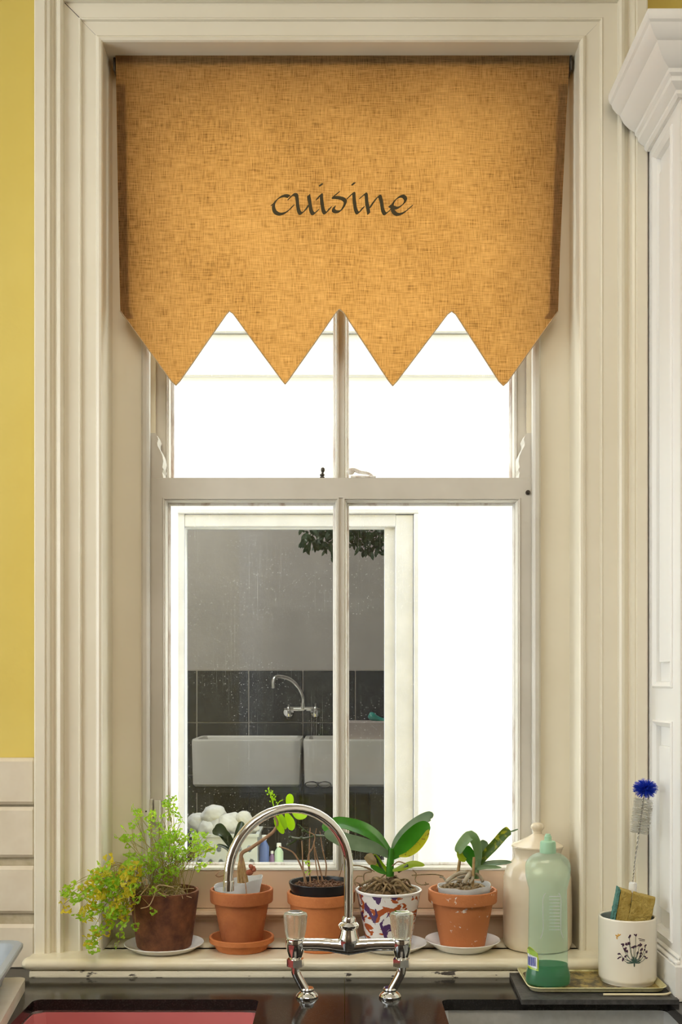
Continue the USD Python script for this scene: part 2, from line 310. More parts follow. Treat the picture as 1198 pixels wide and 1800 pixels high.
# ------------------------------------------------------------------ the kitchen shell
A, ZT, WF = .443, CAM_Z + (CY - 68) * S(0), .025        # half the opening, its head, the wall's face
SILL = .952; COUNTER = .920
def struct(name, m, material, label, cat, parent=None, smooth=False):
    return obj(name, m, material, parent, smooth, label, cat, None, 'structure' if parent is None else None)
hole = A + .02
wall = [bx(-1.9, -hole, WF, .33, 0, 3.2), bx(hole, 1.9, WF, .33, 0, 3.2), bx(-hole, hole, WF, .33, ZT + .02, 3.2), bx(-hole, hole, WF, .33, 0, SILL - .03)]
struct('wall_back', wall, 'yellow_wall', 'yellow painted kitchen wall around the tall sash window', 'wall')
wall_path = '/World/wall_back'
# handmade tiles on the wall to the left of the window
rows = [(1331, 1414), (1418, 1507), (1520, 1606), (1623, 1704), (1712, 1790)]
obj('tile_bed', bx(-1.05, -.566, WF - .006, WF, W(0, 1706, .02)[2] - .10, W(0, 1330, .02)[2] - .002), 'grout_pale', wall_path, False)
for (a, b) in rows:
    z1, z0 = W(0, a, .015)[2], W(0, b, .015)[2]
    for c in range(3):
        x1 = -.5665 - c * .154
        t = bx(x1 - .150, x1, WF - .018 + rnd.uniform(-.0015, .0015), WF - .004, z0 + rnd.uniform(0, .002), z1 - rnd.uniform(0, .002), .006)
        obj('tile', t, 'wall_tile', wall_path, 35)
struct('floor', bx(-1.9, 1.9, -3.5, .33, -.05, 0), 'floor_tile', 'brown tiled kitchen floor', 'floor')
struct('ceiling', bx(-1.9, 1.9, -3.5, .33, 3.2, 3.3), 'white_ceiling', 'white kitchen ceiling', 'ceiling')
LY0, LY1, LZ0, LZ1 = -2.0, -.5, 1.0, 2.7
struct('wall_left', [bx(-1.95, -1.85, -3.5, LY0, 0, 3.2), bx(-1.95, -1.85, LY1, .33, 0, 3.2), bx(-1.95, -1.85, LY0, LY1, 0, LZ0), bx(-1.95, -1.85, LY0, LY1, LZ1, 3.2)], 'white_ceiling', 'white side wall left of the window', 'wall')
w3 = thing('window_3', 'side window in the left kitchen wall', 'window', (-1.9, (LY0 + LY1) / 2, LZ0), kind='structure')
fr3 = ring(LY0, LY1, LZ0, LZ1, [(0, -1.93), (.05, -1.93), (.05, -1.87), (0, -1.87)]); v_ = fr3.vertices.copy(); fr3.vertices = np.stack([v_[:, 1], v_[:, 0], v_[:, 2]], 1); fr3.fix_normals()
obj('frame', fr3, 'dimmed_sash_paint', w3, False); obj('glazing_bar', bx(-1.92, -1.88, (LY0 + LY1) / 2 - .02, (LY0 + LY1) / 2 + .02, LZ0, LZ1), 'dimmed_sash_paint', w3, False); obj('pane', bx(-1.902, -1.899, LY0, LY1, LZ0, LZ1), 'clean_pane', w3, False)
struct('wall_right', bx(1.85, 1.95, -3.5, .33, 0, 3.2), 'white_ceiling', 'white side wall right of the window', 'wall')
struct('wall_front', bx(-1.9, 1.9, -3.55, -3.45, 0, 3.2), 'dark_wood', 'dark wood panelled wall behind the photographer', 'wall')

# architrave: one moulded profile, mitred at the head
AP = [(0, 0), (0, .014), (.002, .0175), (.006, .019), (.010, .0175), (.0125, .0145), (.015, .0145), (.0375, .0155), (.0385, .0205), (.041, .0215), (.043, .0200), (.0445, .0200), (.069, .0205), (.0700, .030),
      (.074, .0335), (.079, .0325), (.083, .0275), (.088, .0250), (.091, .0275), (.0925, .0360), (.097, .0375), (.099, .0365), (.101, .0400), (.118, .0405), (.1205, .0385), (.1215, 0)]
def arch(kind):
    k = len(AP); V = []
    zb = SILL - .001
    for end in (0, 1):
        for u, v in AP:
            y = WF - v
            if kind == 'head': V.append([(-1 if end == 0 else 1) * (A + u), y, ZT + u])
            else: V.append([kind * (A + u), y, zb if end == 0 else ZT + u])
    Fc = []
    for j in range(k):
        a, b = j, (j + 1) % k
        Fc += [[a, b, k + b], [a, k + b, k + a]]
    m = trimesh.Trimesh(V, Fc, process=False); m.fix_normals(multibody=False)
    return m
arc = thing('trim_1', 'cream moulded architrave framing the sash window', 'window trim', (0, 0, SILL), kind='structure')
obj('side_casing', arch(-1), 'cream_paint', arc, 25); obj('side_casing', arch(1), 'cream_paint', arc, 25); obj('head_casing', arch('head'), 'cream_paint', arc, 25)
obj('joint', tube([[-A - .002, WF - .0135, ZT + .002], [-A - .0375, WF - .0150, ZT + .0375], [-A - .0385, WF - .0205, ZT + .0385], [-A - .069, WF - .0205, ZT + .069]], .0006, 6), 'metal_dark', arc)
obj('joint', tube([[A + .012, WF - .0140, ZT + .012], [A + .0375, WF - .0150, ZT + .0375]], .0005, 6), 'metal_dark', arc)

# ------------------------------------------------------------------ window 1: the sash window
YL, YU = .115, .165                                      # front of the lower and of the upper sash
win = thing('window_1', 'tall white timber sash window with flaking paint above the sill', 'window', (0, .1, SILL), kind='structure')
BF = .100                                                # face of the box lining
SX = .376                                                # half the sashes' width
jl = []
obj('jamb_lining', [bx(-A - .03, -A - .0008, .0235, BF + .01, SILL - .01, ZT + .001)], 'cream_paint', win, False)
obj('jamb_lining', [bx(A + .0008, A + .03, .0235, BF + .01, SILL - .01, ZT + .001)], 'cream_paint', win, False)
obj('head_lining', [bx(-A - .03, A + .03, .0235, .24, ZT + .0008, ZT + .03)], 'cream_paint', win, False)
for s in (-1, 1):
    obj('box_lining', [bx(s * (A + .02), s * .382, BF, BF + .012, SILL, ZT, .0008), bx(s * (SX + .004), s * (SX + .03), BF + .012, .26, SILL, ZT), bx(s * (SX - .006), s * (SX + .01), YU - .008, YU - .001, 1.0, ZT)], 'cream_paint', win, False)
    obj('staff_bead', bx(s * .3715, s * .3865, BF - .011, YL - .001, SILL + .055, ZT, .004), 'dimmed_sash_paint', win, 40)
    obj('masonry_reveal', bx(s * (SX + .004), s * (hole + .02), .26, .34, SILL - .05, ZT + .02), 'outside_white', win, False)
# small wooden sash stops low on the left
obj('sash_stop', bx(*(W(257, 0, YL - .012)[0], W(268, 0, YL - .012)[0]), YL - .014, YL, W(0, 1442, .1)[2], W(0, 1405, .1)[2], .001), 'dimmed_sash_paint', win, False)
obj('sash_stop', bx(*(W(270.5, 0, YL - .012)[0], W(281, 0, YL - .012)[0]), YL - .012, YL, W(0, 1446, .1)[2], W(0, 1407.5, .1)[2], .001), 'dimmed_sash_paint', win, False)
obj('cord_hole', cyl([W(258.5, 1425, BF)[0], BF - .0125, W(0, 1425, .1)[2]], [W(258.5, 1425, BF)[0], BF - .009, W(0, 1425, .1)[2]], .0016, 12), 'metal_dark', win)
# lower sash
zb0, zb1 = W(0, 1596, YL)[2], W(0, 1540, YL)[2]
zm0, zm1 = W(0, 875, YL)[2], W(0, 840, YL)[2]
xs0, xs1 = W(286, 0, YL)[0], W(914, 0, YL)[0]
def sash(name, y, z0, z1, zb, zt, x0, x1, glass, mun, mould, rail='dimmed_sash_paint'):
    fr = [bx(-SX, x0, y, y + .045, z0, z1, .001), bx(x1, SX, y, y + .045, z0, z1, .001), bx(x0 - .001, x1 + .001, y, y + .045, zt, z1)]
    p = obj(name, fr, 'dimmed_sash_paint', win, False)
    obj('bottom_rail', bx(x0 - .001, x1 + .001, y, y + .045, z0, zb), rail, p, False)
    obj('glazing_bar', bx(-mun, mun, y + .002, y + .040, zb - .002, zt + .002), 'dimmed_sash_paint', p, False)
    for a, b in ((x0, -mun), (mun, x1)):
        obj('glazing_moulding', ring(a, b, zb, zt, mould), 'dimmed_sash_paint', p, 25)
        gy = y + .026
        obj('putty', ring(a + .004, b - .004, zb + .004, zt - .004, [(0, gy - .004), (.0042, gy - .003), (.0075, gy + .0005), (.0075, gy + .003), (0, gy + .003)]), 'putty', p, 20)
        obj('pane', bx(a + .003, b - .003, gy, gy + .003, zb + .003, zt - .003), glass, p, False)
    return p
mo = lambda y: [(0, y), (0, y - .0015), (.0022, y - .0015), (.0030, y + .002), (.0046, y + .002), (.0062, y + .008), (.0066, y + .024), (0, y + .024)]
low = sash('lower_sash', YL, zb0, zm1, W(0, 1530, YL)[2], zm0, xs0, xs1, 'dirty_pane', .0045, mo(YL), 'bounce_tinted_paint')
hz = [(0, 0), (.0285, 0), (.0265, .012), (.0290, .018), (.0265, .022), (.0285, .034), (.0270, .044), (.0215, .056), (.0170, .064), (.0165, .070), (.0185, .077), (.0155, .085), (.0125, .089), (0, .089)]
for s in (-1, 1):
    h = affinity.translate(affinity.scale(Polygon(hz), -s, 1, origin=(0, 0)), s * SX, zm1 - .001)
    m = to_xz(extr(h, .042), YL + .043)
    obj('horn', m, 'dimmed_sash_paint', low, 20)
# sash fastener, knob and screw
fy = YL + .012
zk = zm1
k = obj('knob', [cyl(W(566, 840, fy), W(566, 838, fy), .0045, 12), cyl(W(566, 840, fy), W(567, 826, fy), .0024, 12), ball(W(567, 826, fy), .0042, 2, (1, 1, 1.25)), ball(W(566, 835, fy), .0050, 2, (1, 1, .6))], 'metal_dark', low)
fp = [W(612, 828, fy), W(622, 826, fy), W(632, 830, fy), W(646, 832, fy), W(655, 837, fy)]
obj('fastener', [tube(spline(fp, 12), np.linspace(.005, .0022, 12), 8), bx(W(616, 0, fy)[0], W(660, 0, fy)[0], fy - .012, fy + .012, zm1, zm1 + .0045, .001), ball(W(616, 829, fy), .0065, 2, (1.2, 1, 1))], 'putty', low)
sp = W(927, 866, YL)
obj('screw', [tube([sp + [0, -.004, 0], sp + [0, .002, 0]], .0045, 14), tube([sp + [0, -.008, 0], sp], .002, 10)], 'metal_dark', low)
# upper sash
zu0 = zm0 + .004
up = sash('upper_sash', YU, zu0, ZT - .01, zu0 + .036, ZT - .06, W(292, 0, YU)[0], W(908, 0, YU)[0], 'dirty_pane', .0045, mo(YU))
# inner sill, ledge, riser
zl0, zl1 = W(0, 1611, .088)[2], zb0 - .001
obj('ledge', prof_x([(.088, zl0), (.084, zl0 + .004), (.084, zl1 - .006), (.088, zl1 - .001), (.098, zl1), (.2, zl1), (.2, zl0)], -A, A), 'bounce_tinted_paint', win, 25)
obj('riser', [bx(-A, A, .108, .2, SILL - .02, zl0 + .001), bx(-A, A, .1045, .108, zl0 - .010, zl0 - .004, .001)], 'bounce_tinted_paint', win, False)
obj('outer_sill', bx(-A, A, .18, .37, SILL - .03, zb0 - .002), 'outside_white', win, False)
nose = [(.03, SILL - .021), (-.047, SILL - .021)]
nose += [(-.047 - .0125 * math.sin(t), SILL - .0105 - .0105 * math.cos(t)) for t in np.linspace(.2, PI - .12, 12)]
nose += [(-.040, SILL), (.03, SILL)]
m = prof_x(nose, -.566, .566)
# soften the left end of the nose
sill = obj('windowsill', [m, bx(-A, A, .02, .112, SILL - .021, SILL), ball((-.566, -.0395, SILL - .0105), .0105, 3, (1.1, 1.9, 1))], 'sill_paint', win, 40)
obj('sill_bead', prof_x([(-.0575, COUNTER), (-.0580, COUNTER + .003), (-.0555, COUNTER + .0105), (-.03, COUNTER + .0105), (-.03, COUNTER)], -.560, .566), 'caulk', win, 30)

# ------------------------------------------------------------------ cabinet on the right
CXL, CYF = .5662, -.196
cabz1 = CAM_Z + 960 * S(-.0)
cab = thing('tall_cabinet', 'tall white painted cabinet with panelled side and moulded cornice', 'cabinet', (CXL + .3, -.1, COUNTER))
sx = CXL
obj('carcass', [bx(sx + .012, 1.25, CYF, WF - .03, COUNTER + .001, 2.53)], 'cabinet_paint', cab, False)
def yz_frame(y0, y1, z0, z1, prof):   # moulding round a rectangle on the side face; prof (inset, x)
    r = ring(y0, y1, z0, z1, [(u, 0 + v) for u, v in prof]); v = r.vertices
    r.vertices = np.stack([v[:, 1], v[:, 0], v[:, 2]], 1); r.fix_normals(); return r
yb, yf = WF - .001, CYF
pan = [(W(0, 1209, -.05)[2], CAM_Z + 917 * S(-.022)), (COUNTER + .085, W(0, 1265, -.05)[2])]
py0, py1 = yb - .066, yf + .042
stiles = [bx(sx, sx + .013, py0, yb, COUNTER + .001, 2.53), bx(sx, sx + .013, yf, py1, COUNTER + .001, 2.53), bx(sx, sx + .013, py1, py0, pan[0][1], 2.53), bx(sx, sx + .013, py1, py0, pan[1][1], pan[0][0]), bx(sx, sx + .013, py1, py0, COUNTER + .001, pan[1][0])]
obj('side_frame', stiles, 'cabinet_paint', cab, False)
for z0, z1 in pan:
    pp = obj('side_panel', [bx(sx + .0095, sx + .0119, py1, py0, z0, z1), bx(sx + .0015, sx + .0110, py1 + .017, py0 - .028, z0 + .045, z1 - .045, .0015)], 'cabinet_paint', cab, False)
    obj('panel_moulding', yz_frame(py1, py0, z0, z1, [(0, sx + .012), (0, sx - .002), (.003, sx - .004), (.006, sx - .001), (.010, sx + .002), (.012, sx + .0096)]), 'cabinet_paint', pp, 30)
CP = [(0, 2.43), (.006, 2.43), (.010, 2.434), (.010, 2.440), (.0165, 2.444), (.0215, 2.449), (.0225, 2.456), (.027, 2.460), (.028, 2.466), (.0385, 2.472), (.048, 2.482), (.053, 2.492), (.0545, 2.496), (.061, 2.500), (.068, 2.509), (.0705, 2.516), (.074, 2.519), (.076, 2.526), (.076, 2.5335), (.072, 2.5365), (0, 2.5365)]
k = len(CP); V = []
zo = W(1075, 165, -.02)[2] - 2.5345
for sec in range(3):
    for u, z in CP:
        V.append([[sx - u, WF - .0412, z + zo], [sx - u, CYF - u, z + zo], [1.25, CYF - u, z + zo]][sec])
Fc = []
for s in range(2):
    for j in range(k):
        a, b = s * k + j, s * k + (j + 1) % k; Fc += [[a, b, b + k], [a, b + k, a + k]]
m = trimesh.Trimesh(V, Fc, process=False); m.fix_normals()
obj('cornice', m, 'cabinet_paint', cab, 25)
obj('cabinet_top', bx(sx - .02, 1.25, CYF - .02, WF - .03, 2.52 + zo, 2.535 + zo), 'cabinet_paint', cab, False)
obj('plinth', prof_z([(sx + .01, yb), (sx - .012, yb), (sx - .012, yf - .012), (sx + .6, yf - .012), (sx + .6, yf + .01), (sx + .01, yf + .01)], COUNTER + .001, COUNTER + .058), 'cabinet_paint', cab, False)
obj('plinth_moulding', [bx(sx - .009, sx + .002, yf, yb, COUNTER + .058, COUNTER + .066, .003), bx(sx - .005, sx + .002, yf, yb, COUNTER + .066, COUNTER + .074, .003)], 'cabinet_paint', cab, 30)

# ------------------------------------------------------------------ worktop and sinks
YS = -.192
def rrect(x0, x1, y0, y1, r): return sbox(x0 + r, y0 + r, x1 - r, y1 - r).buffer(r, 6)
LS = (W(455, 0, YS)[0], W(60, 0, YS)[0]); RS = (W(775, 0, YS)[0], W(1169, 0, YS)[0])
seam = W(605, 0, -.1)[0]
for nm, lab, x0, x1, (a, b) in (('worktop', 'polished black granite worktop around the left sink', -1.0, seam - .0004, (LS[1], LS[0])), ('worktop', 'polished black granite worktop around the right sink', seam + .0004, 1.25, (RS[0], RS[1]))):
    P = sbox(x0, -.66, x1, -.03).difference(rrect(a, b, -.58, YS, .014))
    if x0 < 0: P = P.union(sbox(x0, -.04, -.570, WF - .001))
    m = extr(P, .018); m.apply_translation([0, 0, COUNTER - .018])
    obj(nm, m, 'granite', None, False, lab, 'worktop')
obj('base_cupboard', [bx(-1.0, -.540, -.62, -.03, 0, .9015), bx(.5635, 1.25, -.62, -.03, 0, .9015), bx(-.545, .57, -.62, -.03, 0, .60)], 'cabinet_paint', None, False, 'white kitchen cupboard under the granite worktop', 'cupboard')
def basin(name, x0, x1, y0, y1, z0, z1, t, taper, material, label, cat, parent=None, lip=.0):
    outer = [rrect(x0 + taper * s, x1 - taper * s, y0 + taper * s, y1 - taper * s, .02) for s in (1, 0)]
    n = 64
    def loop(P, z): return np.array([[*P.exterior.interpolate(i / n, normalized=True).coords[0], z] for i in range(n)])
    L = [loop(outer[0], z0), loop(outer[1], z1)]
    if lip: L += [loop(outer[1].buffer(lip), z1 - .004), loop(outer[1].buffer(lip), z1), ]
    L += [loop(outer[1].buffer(-t), z1), loop(outer[0].buffer(-t), z0 + t)]
    V = np.vstack(L); Fc = []
    for i in range(len(L) - 1):
        for j in range(n):
            a, b = i * n + j, i * n + (j + 1) % n; Fc += [[a, b, b + n], [a, b + n, a + n]]
    for i, c in ((0, loop(outer[0], z0).mean(0)), (len(L) - 1, loop(outer[0], z0 + t).mean(0))):
        V = np.vstack([V, c]); q = len(V) - 1
        for j in range(n):
            Fc.append([i * n + j, i * n + (j + 1) % n, q] if i else [i * n + (j + 1) % n, i * n + j, q])
    m = trimesh.Trimesh(V, Fc, process=False); m.fix_normals()
    return obj(name, m, material, parent, 35, label, cat)
basin('kitchen_sink', LS[1] - .008, LS[0] + .008, -.588, YS + .008, .70, .9015, .002, .01, 'steel', 'steel sink set under the left worktop, holding the red bowl', 'sink')
basin('kitchen_sink', RS[0] - .008, RS[1] + .008, -.588, YS + .008, .70, .9015, .002, .01, 'steel', 'empty brushed steel sink set under the right worktop', 'sink')
basin('washing_up_bowl', LS[1] - .001, LS[0] + .001, -.578, YS + .003, .745, .8985, .003, .016, 'red_plastic', 'red plastic washing-up bowl filling the left sink', 'bowl')

# ------------------------------------------------------------------ mixer tap
yt = -.179; st = S(yt)
def T(px, py, dy=0): return W(px, py, yt) + np.array([0, dy, 0])
tap = thing('mixer_tap', 'chrome bridge mixer tap with high swan-neck spout and clear knobs', 'tap', (T(612.5, 0)[0], yt, COUNTER))
zc = lambda py: W(0, py, yt)[2]
xm = T(612.4, 0)[0]
# bridge: a bar that swells and sinks towards the middle
P = [T(524, 1660), T(545, 1660), T(570, 1660.5), T(592, 1662.5), T(612.4, 1663.5), T(633, 1662.5), T(655, 1660.5), T(680, 1660), T(700, 1660)]
br = tube(spline(P, 33), np.interp(np.linspace(0, 1, 33), [0, .3, .42, .5, .58, .7, 1], [.0105, .0110, .0130, .0145, .0130, .0110, .0105]), 20)
hump = lathe([(0, -.012), (.0150, -.012), (.0175, 0), (.0185, .006), (.0160, .013), (.0135, .022), (.0130, .028), (0, .028)], (xm, yt, zc(1656)), 32)
tb = obj('bridge_body', [br, hump], 'chrome', tap, 40)
obj('spout_collar', lathe([(0, 0), (.0125, 0), (.0165, .004), (.0178, .008), (.0150, .012), (.0125, .0135), (.0125, .018), (.0105, .0215), (0, .0215)], (xm, yt, zc(1634)), 32), 'chrome', tap, 40)
phi, R = math.radians(22), .1045
zc0 = 1.1385
sp = [(xm, yt, zc(1620)), (xm, yt, 1.07), (xm, yt, 1.10)]
for t in np.linspace(0, PI, 24):
    d = R * (1 - math.cos(t)); sp.append((xm - d * math.cos(phi), yt - d * math.sin(phi), zc0 + R * math.sin(t)))
end = np.array(sp[-1]); sp += [tuple(end - [0, 0, .008])]
spt = obj('spout', tube(np.array(sp), .0079, 24), 'chrome', tap, 60)
obj('spout_tip', lathe([(0.0055, -.016), (.0086, -.016), (.0088, -.001), (.0084, .0005), (.0055, .0005), (.0055, -.016)], tuple(end - [0, 0, .008]), 28), 'chrome', tap, 40)
for s, bxp, fx in ((-1, 519.0, 539.5), (1, 705.5, 685.0)):
    X = T(bxp, 0)[0]
    obj('valve_body', lathe([(0, 0), (.0095, 0), (.0115, .004), (.0150, .014), (.0165, .024), (.0158, .033), (.0140, .0365), (0, .0365)], (X, yt, zc(1685)), 32), 'chrome', tap, 40)
    hexn = Polygon([(.0150 * math.cos(a + .3), .0150 * math.sin(a + .3)) for a in np.arange(6) * PI / 3])
    nm = extr(hexn, .0125); nm.apply_translation([X, yt, zc(1698)])
    obj('union_nut', nm, 'chrome', tap, 20)
    P = [T(bxp, 1690), T(bxp + .2 * (fx - bxp) * 0, 1704), T(bxp + .12 * (fx - bxp), 1713), T(bxp + .45 * (fx - bxp), 1726), T(bxp + .80 * (fx - bxp), 1739), T(fx, 1748)]
    obj('leg', tube(spline(P, 26), .0077, 20), 'chrome', tap, 60)
    X2 = T(fx, 0)[0]
    obj('foot_flange', lathe([(0, .0005), (.0185, .0005), (.0188, .003), (.0165, .0065), (.0125, .0095), (.0108, .0105), (.0118, .014), (.0105, .0165), (0, .0165)], (X2, yt, COUNTER), 36), 'chrome', tap, 40)
    # clear fluted knob
    zk0 = zc(1648.5); prof = [(0, 0), (.0150, 0), (.0160, .003), (.0185, .014), (.0205, .034), (.0208, .038), (.0190, .0415), (.0150, .0430), (0, .0430)]
    kn = lathe(prof, (X, yt, zk0), 48); v = kn.vertices - [X, yt, 0]
    a = np.arctan2(v[:, 1], v[:, 0]); rr = np.hypot(v[:, 0], v[:, 1]); hh = (v[:, 2] - zk0) / .043
    g = 1 - .055 * np.where((hh > .05) & (hh < .9), np.maximum(0, np.cos(a * 8)), 0)
    kn.vertices = np.stack([X + v[:, 0] * g, yt + v[:, 1] * g, v[:, 2]], 1)
    kp = obj('knob', kn, 'crystal', tap, 40, label='clear fluted plastic tap knob')
    obj('knob_skirt', lathe([(.0148, 0), (.0156, 0), (.0160, .003), (.0150, .004), (.0148, 0)], (X, yt, zk0 - .0035), 32), 'chrome', tap, 40)
    obj('knob_cap', lathe([(0, .0432), (.0125, .0432), (.0130, .0440), (.0120, .0448), (0, .0448)], (X, yt, zk0), 28), 'chrome', kp, 40)

# ------------------------------------------------------------------ blind
YB = .055
def B(px, py): p = W(px, py, YB); return (p[0], p[2])
bl = thing('roller_blind', 'amber linen roller blind with zigzag hem lettered cuisine', 'blind', (0, YB, ZT - .03))
outline = [(203, 96), (205, 200), (207, 330), (209, 440), (211, 546), (216, 553), (300, 668), (308, 675.5), (315, 668), (398, 552), (403, 547), (409, 551), (494, 668), (501, 676.5), (508, 668), (590, 550), (596, 544), (603, 549), (683, 668), (690, 676.5), (697, 669), (786, 553), (793, 548), (800, 553), (876, 670), (884, 678), (891, 672), (976, 553), (981, 546), (984, 440), (989, 330), (995, 200), (1001, 96)]
poly = Polygon([B(*p) for p in outline])
def ydisp(x, z):
    d = np.clip((2.62 - z) / .6, 0, 1)
    q = np.stack([x * 5, z * 3, x * 0], 1)
    return (meshkit.fbm(q, 3, 3) - .5) * .016 * d + .004 * np.sin(x * 16.5 + .4) * d
def sheet(poly, y, t):
    v, f = trimesh.creation.triangulate_polygon(poly.segmentize(.02), engine='earcut')
    m = trimesh.Trimesh(np.column_stack([v, np.zeros(len(v))]), f, process=True)
    vv, ff = trimesh.remesh.subdivide_to_size(m.vertices, m.faces, .022, 12)
    m = trimesh.Trimesh(vv, ff); m.merge_vertices()
    yd = y + ydisp(m.vertices[:, 0], m.vertices[:, 1])
    V = np.stack([m.vertices[:, 0], yd, m.vertices[:, 1]], 1); n = len(V)
    Fs = m.faces; nrm = np.cross(V[Fs[0, 1]] - V[Fs[0, 0]], V[Fs[0, 2]] - V[Fs[0, 0]])
    if nrm[1] > 0: Fs = Fs[:, ::-1]
    return trimesh.Trimesh(V, Fs, process=False)
cloth = sheet(poly, YB, 0)
fab = obj('fabric', cloth, 'linen', bl, True)
inner = poly.buffer(-.009, join_style=2)
side_hem = poly.difference(affinity.scale(poly, .955, 1.0)).difference(sbox(-1, 0, 1, B(0, 560)[1]))
hem = side_hem
hem = hem.difference(sbox(-1, ZT - .055, 1, 4))
for g in sorted(getattr(hem, 'geoms', [hem]), key=lambda g: -g.area)[:2]: obj('side_hem', sheet(g, YB + .0016, 0), 'linen_hem', bl, True)
zz_ = np.array([[*B(*p), 0] for p in outline[4:-4]]); zz_ = np.vstack([np.linspace(a, b, 12, endpoint=False) for a, b in zip(zz_[:-1], zz_[1:])])
zz_ = np.stack([zz_[:, 0], YB + ydisp(zz_[:, 0], zz_[:, 1]), zz_[:, 1]], 1)
paint('linen_edge', (.52, .38, .22), (.44, .31, .17), 60, .9)
obj('zigzag_edge', tube(zz_, .0011, 6), 'linen_edge', bl, True)
zr = ZT - .016
obj('roller_tube', cyl((-.425, YB + .0105, zr + .004), (.425, YB + .0105, zr + .004), .0085, 24), 'white_plastic', bl, 40)
obj('top_roll', prof_x([(YB + .0105 + .0100 * math.cos(t), zr + .004 + .0100 * math.sin(t)) for t in np.linspace(0, 2 * PI, 24, endpoint=False)], B(203, 0)[0], B(1000, 0)[0]), 'linen_hem', bl, 40)
obj('bracket', [bx(B(1001, 0)[0], B(1005, 0)[0], YB - .003, YB + .030, ZT - .028, ZT, .001)], 'metal_dark', bl, 30)
obj('bracket', [bx(B(198, 0)[0], B(202, 0)[0], YB + .004, YB + .030, ZT - .026, ZT, .001)], 'metal_dark', bl, 30)
# "cuisine", written with a broad nib held at about 40 degrees
strokes = [
 [(228, 184), (205, 178), (170, 188), (138, 215), (122, 250), (130, 288), (158, 307), (195, 303), (230, 280), (258, 250)],
 [(112, 242), (124, 232)],
 [(230, 200), (258, 172), (282, 176), (288, 215), (296, 275), (312, 303), (340, 285), (372, 240)], [(368, 178), (376, 225), (386, 285), (404, 306), (432, 282)],
 [(428, 202), (455, 172), (460, 215), (470, 280), (488, 300), (520, 264)], [(450, 102), (454, 104), (459, 102)],
 [(577, 156), (540, 188), (565, 191), (600, 197), (624, 215), (618, 247), (592, 284), (562, 292), (542, 280), (548, 258)],
 [(645, 192), (682, 160), (688, 210), (698, 275), (716, 298), (750, 260)], [(678, 92), (682, 94), (687, 92)],
 [(733, 190), (768, 164), (776, 225), (790, 300)], [(796, 262), (825, 218), (862, 178), (878, 215), (888, 275), (906, 302), (938, 276)],
 [(938, 246), (985, 262), (1030, 236), (1048, 202), (1026, 178), (985, 196), (955, 240), (962, 285), (992, 306), (1036, 294), (1090, 250)]]
nib = np.array([math.cos(math.radians(42)), -math.sin(math.radians(42))]) * 11.5
pieces = []
for s in strokes:
    L = spline([(*p, 0) for p in s], 10 * len(s))[:, :2]
    for a, b in zip(L[:-1], L[1:]): pieces.append(MultiPoint([a + nib, a - nib, b + nib, b - nib]).convex_hull.buffer(2.5, 2))
word = unary_union(pieces).simplify(.5)
zx = 3.9933
word = affinity.affine_transform(word, [1 / zx, 0, 0, 1 / zx, 450, 300])
sc = S(YB); word = affinity.affine_transform(word, [sc, 0, 0, -sc, -CX * sc, CAM_Z + CY * sc])
wm = extr(word.segmentize(.01), .0007); wm = to_xz(wm, 0)
wm.vertices[:, 1] += YB - .0006 + ydisp(wm.vertices[:, 0], wm.vertices[:, 2])
obj('lettering', wm, 'letter_ink', fab, False, label='dark brown calligraphic word cuisine')

# ------------------------------------------------------------------ pots on the sill
def pot_profile(rt, rb, h, rim_h, lip, wall=.006, base=.0):
    """A flower pot with a collar: outside up, over the rim and down inside."""
    ri = rt - lip
    k = rb + (ri - rb) * (h - rim_h) / h
    return [(0, 0), (rb - .002, 0), (rb, .002), (k, h - rim_h - .001), (rt - .0015, h - rim_h), (rt - .0005, h - rim_h + .002), (rt, h - .002), (rt - .0015, h), (rt - wall + .001, h), (rt - wall, h - .002), (rb - wall, .012), (0, .012)]
def saucer_profile(r, h, t=.004, foot=.65): return [(0, 0), (r * foot, 0), (r * (foot + .06), .001), (r - .003, h - .003), (r - .0005, h - .001), (r - .001, h), (r - .003, h), (r * (foot + .02), t + .001), (r * foot, t), (0, t)]
def soil_disc(c, r, dz=.004, seed=0):
    m = lathe([(r * k / 8, 0) for k in range(9)], c, 36); v = m.vertices
    m.vertices[:, 2] += (meshkit.fbm(v * 140, 3, seed) - .4) * dz * 2; 
    if m.face_normals[:, 2].mean() < 0: m.invert()
    return m
def crumbs(c, r, n, size, seed):
    q = random.Random(seed); out = []
    for _ in range(n):
        a, d = q.uniform(0, 2 * PI), r * math.sqrt(q.random()); s = size * q.uniform(.5, 1.2)
        b = trimesh.creation.icosphere(1, 1.0); b.vertices = b.vertices * [s * q.uniform(.6, 1.6), s * q.uniform(.6, 1.2), s * q.uniform(.4, .8)]
        b.apply_transform(trimesh.transformations.rotation_matrix(q.uniform(0, 6), [q.random(), q.random(), q.random()]))
        b.apply_translation([c[0] + d * math.cos(a), c[1] + d * math.sin(a), c[2] + q.uniform(-.001, .003)]); out.append(b)
    return out
Z0 = SILL + .0004
# 1. old brown pot with the herb, on a white saucer
y1 = .022; s1 = S(y1); c1 = np.array([(288.5 - CX) * s1, y1, Z0])
obj('saucer', lathe(saucer_profile(.0745, .0125, .005, .72), c1, 56), 'white_china', None, 40, 'white china saucer under the old brown pot of herbs', 'saucer', 'saucers on the window sill')
b1 = c1 + [0, 0, .0055]
p1 = obj('plant_pot', lathe([(0, 0), (.0485, 0), (.0505, .002), (.0520, .010), (.0645, .101), (.0640, .1045), (.0605, .1050), (.0585, .102), (.0470, .012), (0, .012)], b1, 56), 'terracotta_old', None, 40, 'old dark brown straight-sided clay pot of trailing herbs', 'plant pot', 'plant pots on the window sill')
obj('soil', soil_disc(b1 + [0, 0, .092], .0575, .006, 1), 'soil', p1, True)
